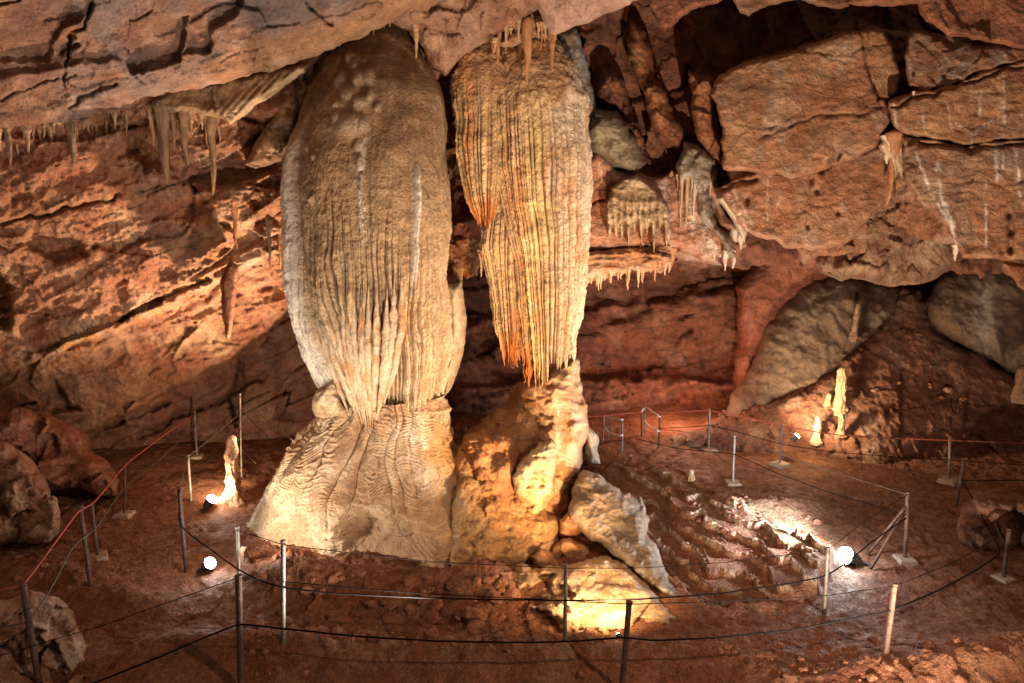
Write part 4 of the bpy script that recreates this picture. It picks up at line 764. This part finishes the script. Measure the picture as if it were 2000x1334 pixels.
_z = [(1308-6.2*k, (432, 474, 440, 462, 428, 486, 444, 468)[k % 8]+10*math.sin(k*1.7)) for k in range(20)]
relief('drip_curtain', [(1183, 400), (1194, 366), (1216, 350), (1244, 342), (1272, 362), (1292, 385), (1312, 415)] + _z, lambda X, Y: 13.75-(Y-340)*.001, M_flow, step=2.0, R=7, T=.35, rag=1.5, seed=160,
       disp=lambda P, X, Y: coral(P, .03, 6)-.13*np.abs(np.sin((X+5*n2(X, Y, 40))*.25))*sst(Y, 365, 400)-.04*sst(n2(X, Y*2, 26, 4), -.1, .3), col=pal((.50, .36, .22), (.40, .26, .14), (.58, .45, .30), 1.2, 160), label='ribbed cream drip curtain on the pinkish rock face right of the curtain column', cat='drip curtain')
relief('drapery', [(430, 545), (440, 520), (452, 508), (466, 522), (462, 570), (458, 610), (452, 645), (446, 668), (440, 655), (434, 610)], lambda X, Y: 12.3+0*X, M_wall, step=2, R=10, T=.35, rag=1.5, seed=161, disp=lambda P, X, Y: .03*fbm(P*5, 4), col=pal((.36, .15, .08), (.28, .10, .055), (.44, .24, .15), 1.5, 161), label='long rust-coloured hanging blade of rock on the left wall', cat='drapery')
relief('drapery', [(1728, 262), (1742, 258), (1766, 262), (1772, 290), (1766, 330), (1760, 352), (1756, 330), (1748, 350), (1740, 330), (1726, 300), (1716, 285)], lambda X, Y: 12.2+0*X, M_flow, step=2, R=12, T=.4, rag=1.5, seed=143, disp=lambda P, X, Y: -.03*np.abs(np.sin((X-.2*Y)*.35)), col=pal((.62, .42, .22), (.52, .28, .1), (.68, .56, .38), 1.2, 143), label='fan of yellow-orange calcite drapery in the joint between the tan blocks', cat='drapery')
relief('drapery', [(1400, 388), (1412, 378), (1428, 400), (1448, 425), (1460, 452), (1454, 474), (1444, 460), (1430, 430), (1412, 405)], lambda X, Y: 12.95+0*X, M_dripw, step=2, R=8, T=.3, rag=1, seed=144, disp=None, label='slanting white and yellow drapery along the left edge of the pitted block', cat='drapery')
def stalagmite(px, pyt, pyb, w, mat_col, label, lean=0, D=None, on_mound=False, base_w=1.6, knob=.22):
    if D is None: c, D = gnd(px, pyb)
    ln = (pyb-pyt)*D/FPX; s = w*D/FPX/2; m = 90; n = 48; t = np.linspace(-.12, 1, m); a = np.linspace(0, 2*np.pi, n, endpoint=False)
    seed = px*.37
    r = s*(.62+.38*(1-np.clip(t, 0, 1)))*np.where(t > .9, np.sqrt(np.maximum(0.0, 1-((t-.9)/.1)**2))*.98+.02, 1)*(1+(base_w-1)*np.exp(-np.clip(t, 0, 1)/.07)); 
    A, Tt = np.meshgrid(a, t); C0 = np.array(P_(px, pyb, D))
    rr2 = r[:, None]*(1+knob*fbm(np.stack([np.cos(A)*1.3, np.sin(A)*1.3, Tt*ln/s*.45+seed], -1), 4, .6)+.10*np.sin(Tt*ln/s*2.2+2*perlin(np.stack([A, Tt*4, 0*A+seed], -1))))
    V = C0+np.stack([rr2*np.cos(A)+lean*Tt*D/FPX, rr2*np.sin(A), Tt*ln], -1)
    V = V.reshape(-1, 3); F = grid_faces(m, n, True); k = len(V); V = np.concatenate([V, [V[-n:].mean(0)+[0, 0, .004]]]); j = np.arange(n)
    F = np.concatenate([F, np.stack([(m-1)*n+j, (m-1)*n+(j+1) % n, np.full(n, k), np.full(n, k)], -1)])
    return mesh_obj('stalagmite', V, F, M_flow, col=mat_col(V), label=label, cat='stalagmite')
sgc = pal((.52, .36, .2), (.44, .26, .13), (.6, .48, .32), 2, 150); sgd = pal((.3, .17, .1), (.24, .12, .07), (.38, .24, .16), 2, 151)
stalagmite(456, 846, 978, 30, pal((.46, .24, .12), (.36, .16, .08), (.55, .36, .2), 3, 152), 'slim knobbly stalagmite lit by the floodlight left of the big column', lean=4, base_w=2.2, knob=.5)
def mD(px, py): return float(mound_depth(np.array(px), np.array(py)))
stalagmite(1667, 592, 658, 12, sgd, 'thin brown stalagmite highest on the back mound', D=mD(1667, 655), lean=4)
stalagmite(1638, 716, 806, 22, sgc, 'tall bright knobbly stalagmite in the middle of the back mound', D=mD(1638, 800), base_w=1.3, knob=.45)
stalagmite(1594, 812, 862, 15, sgc, 'small glowing stalagmite right of the yellow floodlight', D=mD(1594, 862))
stalagmite(1642, 806, 848, 14, sgd, 'dark stubby stalagmite below the tall bright one', D=mD(1642, 848)-.1)
stalagmite(1614, 768, 795, 12, sgc, 'short lit stalagmite just left of the tall bright one', D=mD(1614, 795), lean=4)
stalagmite(1990, 716, 778, 24, sgd, 'stout brown stalagmite at the right edge of the back mound', D=mD(1990, 775)-.1)
stalagmite(1350, 917, 938, 15, sgc, 'small white-topped stalagmite stub at the head of the rimstone pools', base_w=1.2)
stalagmite(1230, 886, 908, 10, sgd, 'tiny brown stalagmite near the white-roped posts')
stalagmite(1462, 850, 866, 11, sgd, 'tiny brown stalagmite left of the yellow floodlight', base_w=1.4)
stalagmite(1343, 857, 868, 8, sgc, 'tiny pale stalagmite by the far path', base_w=1.4)
stalagmite(1642, 852, 866, 13, sgc, 'low pale stalagmite stub right of the glowing one', base_w=1.4)
stalagmite(1405, 832, 862, 16, sgd, 'squat brown stalagmite behind the far fence', D=17.6, base_w=1.5)
stalagmite(478, 1066, 1100, 18, sgd, 'stubby rock stub at the left foot of the big column', base_w=1.3)

# ================================================================== FENCE POSTS AND ROPES
posts = {}
def post(key, top, bot, mat, label, r=.026, base=None, D=None):
    c, Dg = gnd(*bot); D = D or Dg; B = np.array(P_(bot[0], bot[1], D)); Tp = np.array(P_(top[0], top[1], D-.0))
    e = empty('fence_post', tuple(B), label, 'fence post', 'fence posts'); posts[key] = D
    ax = Tp-B; ln = np.linalg.norm(ax); t = np.linspace(-.06, 1, 24)
    V, F = tube(B+t[:, None]*ax, r, 14, wob=.05, seed=bot[0]); child(mesh_obj('shaft', V, F, mat, smooth=True), e)
    V, F = tube(B+ax*(1+np.array([-.012, .004, .012, .016])*1.2/ln)[:, None], [r*1.12, r*1.16, r*1.1, r*.6], 14); child(mesh_obj('cap', V, F, mat), e)
    if base:
        w, h = base; b = np.array([(-1, -1, -1.5), (1, -1, -1.5), (1, 1, -1.5), (-1, 1, -1.5), (-.82, -.82, .85), (.82, -.82, .85), (.82, .82, .85), (-.82, .82, .85), (-.74, -.74, 1), (.74, -.74, 1), (.74, .74, 1), (-.74, .74, 1)], float)*[w, w, h]
        ang = bot[0] % 3*.3; R2 = np.array([[math.cos(ang), -math.sin(ang), 0], [math.sin(ang), math.cos(ang), 0], [0, 0, 1]]); V = B+b@R2.T
        F = [(0, 1, 5, 4), (1, 2, 6, 5), (2, 3, 7, 6), (3, 0, 4, 7), (4, 5, 9, 8), (5, 6, 10, 9), (6, 7, 11, 10), (7, 4, 8, 11), (8, 9, 10, 11)]
        child(mesh_obj('base_block', V, F, M_conc, smooth=False), e)
R_, S_ = M_rust, M_steel
post('a', (45, 1142), (78, 1350), R_, 'leaning rusty fence post in the bottom left corner in front of the pale boulder', .036)
post('b', (157, 990), (177, 1146), R_, 'dark fence post on the left side of the left path, second from the near corner', .032)
post('c', (179, 985), (191, 1092), R_, 'shorter fence post standing just behind another on the left path', .026, (.17, .07))
post('d', (244, 905), (243, 1008), R_, 'rusty fence post in a square block below the dark red boulder', .024, (.17, .07))
post('e', (380, 805), (385, 893), S_, 'far fence post at the end of the left path with wires meeting on top', .022, (.15, .05))
post('f', (367, 890), (373, 980), S_, 'fence post just left of the floodlight by the slim stalagmite', .028)
post('g', (350, 952), (364, 1118), R_, 'thick fence post with wire coils beside the left path', .032)
post('h', (469, 770), (472, 935), S_, 'tall thin fence post right behind the slim stalagmite', .018)
post('i', (464, 1030), (470, 1215), S_, 'pale steel fence post at the left foot of the big column', .024)
post('j', (466, 1125), (471, 1352), R_, 'tall rusty fence post nearest the camera left of centre', .038)
post('k', (553, 1057), (553, 1258), S_, 'slim grey fence post standing before the left foot of the big column', .030)
post('l', (1105, 1104), (1103, 1254), S_, 'dark fence post in front of the glowing flowstone bank', .026)
post('m', (1229, 1176), (1214, 1352), R_, 'rusty fence post leaning right at the bottom centre', .034)
post('n', (1617, 1071), (1610, 1198), S_, 'fence post just left of the brightest floodlight', .030)
post('o', (1747, 1142), (1730, 1276), R_, 'rusty fence post standing alone on the bottom right path', .034)
post('p', (1971, 1035), (1960, 1132), R_, 'rusty fence post at the right edge below the flat-topped boulder', .03, (.14, .05))
post('q', (1773, 963), (1767, 1096), R_, 'braced rusty fence post right of the brightest floodlight', .03, (.16, .07))
post('r', (1882, 897), (1868, 988), R_, 'leaning rusty fence post left of the flat-topped boulder', .026)
post('s', (1855, 857), (1853, 944), S_, 'steel fence post in a pale block on the right side of the far path', .026, (.2, .1))
post('t', (1527, 830), (1523, 912), S_, 'steel fence post in a block below the yellow floodlight', .026, (.2, .1))
post('u', (1435, 852), (1431, 945), S_, 'bright steel fence post in a flat block at the centre of the far path', .026, (.18, .05))
post('v', (1386, 800), (1384, 880), S_, 'steel fence post in a flat block where the red rope starts climbing', .026, (.2, .05))
post('w', (1216, 818), (1215, 882), S_, 'near right post of the small square of posts by the back hollow', .024)
post('x', (1180, 810), (1178, 862), S_, 'left post of the small square of posts by the back hollow', .02)
post('y', (1192, 808), (1192, 860), R_, 'thin back post of the small square of posts by the back hollow', .018)
post('z', (1253, 803), (1253, 852), R_, 'rusty post left of the pale rope gate at the back', .02)
post('A', (1259, 790), (1259, 853), S_, 'tallest post of the pale rope gate at the back', .018)
post('B', (1289, 812), (1286, 874), R_, 'front right post of the pale rope gate at the back', .024)
post('C', (909, 818), (909, 852), S_, 'small far fence post seen between the two columns', .02, D=18.5)
for nm, (a, b), lab in (('brace_strut', ((1762, 1005), (1700, 1112)), 'steeper rusty brace leaning against the braced post'), ('brace_strut', ((1768, 990), (1695, 1082)), 'longer rusty brace leaning against the braced post')):
    D = posts['q']; cb, Db = gnd(*b); V, F = tube(np.array([P_(a[0], a[1], D-.05), P_(b[0], b[1], Db)])[[0, 1]].repeat(1, 0), .022, 10)
    P2 = np.linspace(P_(a[0], a[1], D-.05), P_(b[0], b[1], Db), 10); V, F = tube(P2, .022, 10, wob=.1); mesh_obj(nm, V, F, R_, label=lab, cat='brace', group='braces of the braced post')
def rope(name, pts, r, mat, label, cat='rope', group=None):
    px = np.array([p[0] for p in pts], float); py = np.array([p[1] for p in pts], float)
    ks = [i for i, p in enumerate(pts) if p[2] is not None]; s = np.concatenate([[0], np.cumsum(np.hypot(np.diff(px), np.diff(py)))])
    Dk = [posts[pts[i][2]]-.03 if isinstance(pts[i][2], str) else pts[i][2] for i in ks]
    n = max(12, int(s[-1]/9)); t = np.linspace(0, s[-1], n); D = 1/np.interp(t, s[ks], 1/np.array(Dk))
    x = np.interp(t, s, px); y = np.interp(t, s, py)
    for _ in range(3): x[1:-1] = (x[:-2]+2*x[1:-1]+x[2:])/4; y[1:-1] = (y[:-2]+2*y[1:-1]+y[2:])/4
    y = y + .6*n2(x, y, 30, 2, 2)
    V, F = tube(pt(x, y, D), r, 8); return mesh_obj(name, V, F, mat, label=label, cat=cat, group=group)
rope('rope', [(-120, 1172, 8.0), (0, 1153, None), (45, 1145, 'a'), (157, 993, 'b'), (179, 988, 'c'), (244, 908, 'd'), (320, 850, None), (380, 808, 'e')], .011, M_redrope, 'red handrail rope along the left path from the rusty corner post')
rope('rope', [(-120, 1245, 8.0), (0, 1226, None), (62, 1213, 'a'), (75, 1190, None), (105, 1140, None), (140, 1070, None), (170, 1045, 'b'), (186, 1035, 'c'), (215, 990, None), (243, 950, 'd'), (300, 908, None), (382, 832, 'e')], .010, M_wire, 'grey lower rope sagging along the left path')
rope('wire', [(380, 808, 'e'), (430, 842, None), (500, 905, 15.0)], .006, M_wire, 'thin wire running down right from the far left path post', 'wire')
rope('wire', [(367, 892, 'f'), (420, 850, None), (468, 808, 'h')], .006, M_wire, 'thin wire rising from the floodlight post to the tall thin post', 'wire')
rope('wire', [(373, 925, 'f'), (420, 890, None), (470, 838, 'h')], .006, M_black, 'dark wire rising behind the slim stalagmite', 'wire')
rope('wire', [(469, 776, 'h'), (520, 820, None), (572, 862, 14.0)], .006, M_wire, 'thin wire from the tall thin post to the big column', 'wire')
rope('wire', [(469, 800, 'h'), (520, 850, None), (560, 890, 14.0)], .006, M_black, 'lower dark wire from the tall thin post to the big column', 'wire')
rope('rope', [(368, 892, 'f'), (358, 925, None), (350, 955, 'g')], .009, M_steel, 'short pale rope between the two posts beside the slim stalagmite')
rope('cable', [(351, 955, 'g'), (345, 968, None), (352, 985, None), (347, 1015, None), (352, 1028, 'g'), (378, 1050, None), (410, 1072, None), (464, 1112, 'i'), (510, 1135, None), (553, 1148, 'k'), (640, 1158, None), (760, 1165, None), (900, 1170, None), (1104, 1173, 'l'), (1240, 1171, None), (1400, 1160, None), (1530, 1142, None), (1612, 1126, 'n'), (1655, 1098, None), (1700, 1060, None), (1770, 1012, 'q')], .010, M_black, 'black cable strung across the middle of the inner fence below both columns', 'cable')
rope('wire', [(464, 1036, 'i'), (553, 1064, 'k'), (700, 1082, None), (850, 1098, None), (1104, 1110, 'l'), (1240, 1110, None), (1400, 1100, None), (1617, 1074, 'n'), (1700, 1010, None), (1773, 966, 'q')], .005, M_black, 'top wire of the inner fence below both columns', 'wire')
rope('wire', [(-120, 1318, 8.0), (0, 1280, None), (200, 1222, None), (466, 1128, 'j'), (553, 1136, 'k'), (800, 1158, None), (1000, 1168, None), (1229, 1180, 'm'), (1400, 1175, None), (1600, 1165, None), (1747, 1145, 'o'), (1860, 1100, None), (1970, 1038, 'p')], .0055, M_black, 'long thin wire of the near fence crossing the whole width', 'wire')
rope('cable', [(100, 1372, 7.8), (175, 1338, None), (300, 1288, None), (400, 1245, None), (468, 1218, 'j'), (553, 1228, None), (700, 1243, None), (850, 1252, None), (1000, 1255, None), (1110, 1253, None), (1222, 1245, 'm'), (1270, 1251, None), (1400, 1246, None), (1550, 1230, None), (1737, 1194, 'o'), (1830, 1155, None), (1910, 1112, None), (1958, 1080, 'p'), (1935, 1040, None), (1905, 985, None), (1878, 935, 'r')], .011, M_black, 'thick black cable swinging low round the near fence', 'cable')
rope('cable', [(1878, 938, 'r'), (1960, 938, None), (2120, 942, 14.0)], .010, M_black, 'black cable leaving the right edge from the leaning rusty post', 'cable')
rope('wire', [(1882, 900, 'r'), (1915, 960, None), (1960, 1060, 'p')], .004, M_wire, 'fine wire between the two rusty posts at the right edge', 'wire')
rope('rope', [(880, 828, 18.6), (909, 820, 'C'), (1000, 822, None), (1100, 818, None), (1180, 812, 17.3), (1253, 805, 'z'), (1320, 806, None), (1386, 801, 'v'), (1450, 814, None), (1527, 832, 't'), (1620, 848, None), (1720, 855, None), (1855, 860, 's'), (2000, 866, None), (2150, 876, 15.5)], .013, M_redrope, 'red handrail rope along the far path on the right')
rope('cable', [(1288, 836, 'B'), (1340, 835, None), (1385, 830, 'v'), (1450, 846, None), (1525, 868, 't'), (1620, 882, None), (1740, 892, None), (1854, 898, 's'), (1950, 905, None), (2150, 918, 15.5)], .009, M_black, 'black cable under the red rope along the far path', 'cable')
rope('cable', [(1240, 856, 17.2), (1320, 876, None), (1433, 886, 'u'), (1520, 925, None), (1620, 962, None), (1770, 1006, 'q')], .009, M_black, 'black cable from the back hollow down to the braced post', 'cable')
rope('wire', [(1289, 838, 'B'), (1360, 846, None), (1435, 856, 'u'), (1520, 885, None), (1620, 920, None), (1773, 966, 'q')], .006, M_wire, 'thin grey wire from the bright centre post to the braced post', 'wire')
rope('rope', [(1180, 811, 'x'), (1196, 817, None), (1216, 820, 'w')], .020, M_whiterope, 'upper pale rope on the small square of posts at the back')
rope('rope', [(1180, 834, 'x'), (1190, 845, None), (1202, 850, None), (1216, 850, 'w')], .020, M_whiterope, 'lower drooping pale rope on the small square of posts at the back')
rope('rope', [(1253, 806, 'z'), (1259, 792, 'A'), (1272, 803, None), (1289, 814, 'B')], .020, M_whiterope, 'upper pale rope of the rope gate at the back')
rope('rope', [(1259, 822, 'A'), (1268, 834, None), (1287, 842, 'B')], .020, M_whiterope, 'lower pale rope of the rope gate at the back')

# ================================================================== LAMPS AND ADDED LIGHTS
def light(kind, name, loc, energy, color, target=None, size=.08, angle=150, blend=.8, parent=None):
    d = bpy.data.lights.new(name, kind); d.energy = energy; d.color = color
    if kind in ('POINT', 'SPOT'): d.shadow_soft_size = size
    if kind == 'SPOT': d.spot_size = math.radians(angle); d.spot_blend = blend
    o = bpy.data.objects.new(name, d); SC.collection.objects.link(o); o.location = loc
    if target is not None: o.rotation_euler = (Vector(target)-Vector(loc)).to_track_quat('-Z', 'Y').to_euler()
    return o
COOL = (.92, .95, 1.0); WARM = (1.0, .62, .30); NEUT = (1.0, .82, .62); ORNG = (1.0, .5, .2)
def floodlight(px, py, target, energy, color, label, mat, angle=150, size=.10, up=.22, D=None, scale=1., lift=.1, face_cam=1.1, spill=40):
    g, Dg = gnd(px, py+18); c = Vector(pt(px, py, (D or Dg)))
    tgt = Vector(target); dirv = (tgt-c).normalized(); face = (dirv + face_cam*(Vector((0, 0, H))-c).normalized()).normalized()
    base = empty('floodlight', (c.x, c.y, c.z), label, 'floodlight')
    q = face.to_track_quat('-Z', 'Y')
    def part(name, verts, faces, m):
        V = np.array([list(q @ (Vector(v)*scale)) for v in verts]); return mesh_obj(name, V, faces, m, parent=base, smooth=False)
    def cone(z0, r0, z1, r1, n=20):
        a = np.linspace(0, 2*np.pi, n, endpoint=False)
        V = [(r0*math.cos(t), r0*math.sin(t), z0) for t in a]+[(r1*math.cos(t), r1*math.sin(t), z1) for t in a]
        return V, [(k, (k+1) % n, n+(k+1) % n, n+k) for k in range(n)]
    V, F = cone(0, .075, .12, .045); k = len(V); V = V+[(0, 0, .12)]; F = F+[(20+(j+1) % 20, 20+j, k, k) for j in range(20)]
    part('housing', V, F, M_house)
    V = [(.070*math.cos(q_)*math.cos(t), .070*math.cos(q_)*math.sin(t), -.002-.055*math.sin(q_)) for q_ in (0, .35, .7, 1.05, 1.35) for t in np.linspace(0, 2*np.pi, 20, endpoint=False)]+[(0, 0, -.058)]
    part('lens', V, [(r_*20+j, r_*20+(j+1) % 20, (r_+1)*20+(j+1) % 20, (r_+1)*20+j) for r_ in range(4) for j in range(20)]+[(80+j, 80+(j+1) % 20, 100, 100) for j in range(20)], mat)
    V, F = [], []
    for sx in (-.085, .085):
        b0 = len(V); V += [(sx-.006, -.02, .0), (sx+.006, -.02, .0), (sx+.006, .02, .0), (sx-.006, .02, .0), (sx-.006, -.02, .14), (sx+.006, -.02, .14), (sx+.006, .02, .14), (sx-.006, .02, .14)]
        F += [(b0+0, b0+1, b0+5, b0+4), (b0+1, b0+2, b0+6, b0+5), (b0+2, b0+3, b0+7, b0+6), (b0+3, b0, b0+4, b0+7)]
    b0 = len(V); V += [(-.095, -.02, .14), (.095, -.02, .14), (.095, .02, .14), (-.095, .02, .14), (-.095, -.02, .152), (.095, -.02, .152), (.095, .02, .152), (-.095, .02, .152)]
    F += [(b0, b0+3, b0+2, b0+1), (b0+4, b0+5, b0+6, b0+7), (b0, b0+1, b0+5, b0+4), (b0+1, b0+2, b0+6, b0+5), (b0+2, b0+3, b0+7, b0+6), (b0+3, b0, b0+4, b0+7)]
    part('bracket', V, F, M_house)
    lp = c+dirv*.12+Vector((0, 0, lift))
    light('SPOT', 'lamp_or_fill', lp, energy, color, tgt, size=size, angle=angle)
    if face_cam: light('POINT', 'lamp_or_fill', lp + face_cam*.1*(Vector((0, 0, H))-c).normalized(), spill, color, size=.1)
    return base
floodlight(410, 1100, P_(760, 820, 12), 260, NEUT, 'glaring white floodlight on the ground below the big column, nearest on the left', M_cool, scale=1.3, lift=.3, spill=16)
floodlight(413, 976, P_(460, 915, 14.4), 230, (1, .72, .42), 'glaring white floodlight beside the slim left stalagmite', M_cool, scale=1.5, spill=16)
floodlight(1652, 1085, P_(1300, 930, 13), 900, COOL, 'brightest white floodlight lighting the gravel and rimstone pools on the right', M_cool, scale=2.0, lift=.4, spill=60)
floodlight(1208, 1240, P_(1080, 950, 12.5), 290, WARM, 'small warm floodlight on the ground below the tapering column base', M_warm, lift=.3, face_cam=0, scale=.4)
floodlight(1556, 852, P_(1680, 730, 17.0), 480, (1, .74, .42), 'yellow floodlight at the foot of the back right mound', M_warm, scale=1.0, lift=.3, face_cam=.45, D=float(mound_depth(np.array(1556.), np.array(852.)))-.75, spill=60)
# unseen lights without fixtures: lamps inferred from lit rock, added fill spots as marked
light('POINT', 'lamp_or_fill', P_(1330, 760, 18.6), 190, (1, .50, .30), size=.1)
light('SPOT', 'lamp_or_fill', P_(610, 890, 14.2), 2200, (1, .66, .42), P_(360, 520, 12.8), size=.08, angle=110)
light('SPOT', 'lamp_or_fill', P_(1185, 1150, 9.2), 1300, (1, .54, .22), P_(1050, 780, 12.5), size=.06, angle=80)  # added spot, strengthens the warm glow on stump and columns
light('SPOT', 'lamp_or_fill', (3.0, 4.2, .4), 4600, (1, .78, .58), P_(1640, 260, 13), size=.06, angle=95)
light('SPOT', 'lamp_or_fill', (-1.2, 7.6, .4), 900, (1, .82, .66), P_(300, 150, 11), size=.06, angle=120)
light('SPOT', 'lamp_or_fill', (6.4, 5.2, .3), 2600, (1, .75, .50), P_(960, 600, 12), size=.035, angle=44)  # added spot, rakes the column flutes from the right
light('SPOT', 'lamp_or_fill', (-4.6, 8.2, .4), 330, (1, .84, .66), P_(760, 480, 12), size=.05, angle=60)  # added weak fill on the columns from the left
light('SPOT', 'lamp_or_fill', (6.0, 3.0, 6.5), 1300, (1, .66, .45), P_(1000, 1200, 9), size=.15, angle=110)  # added overhead fill to brighten the floor
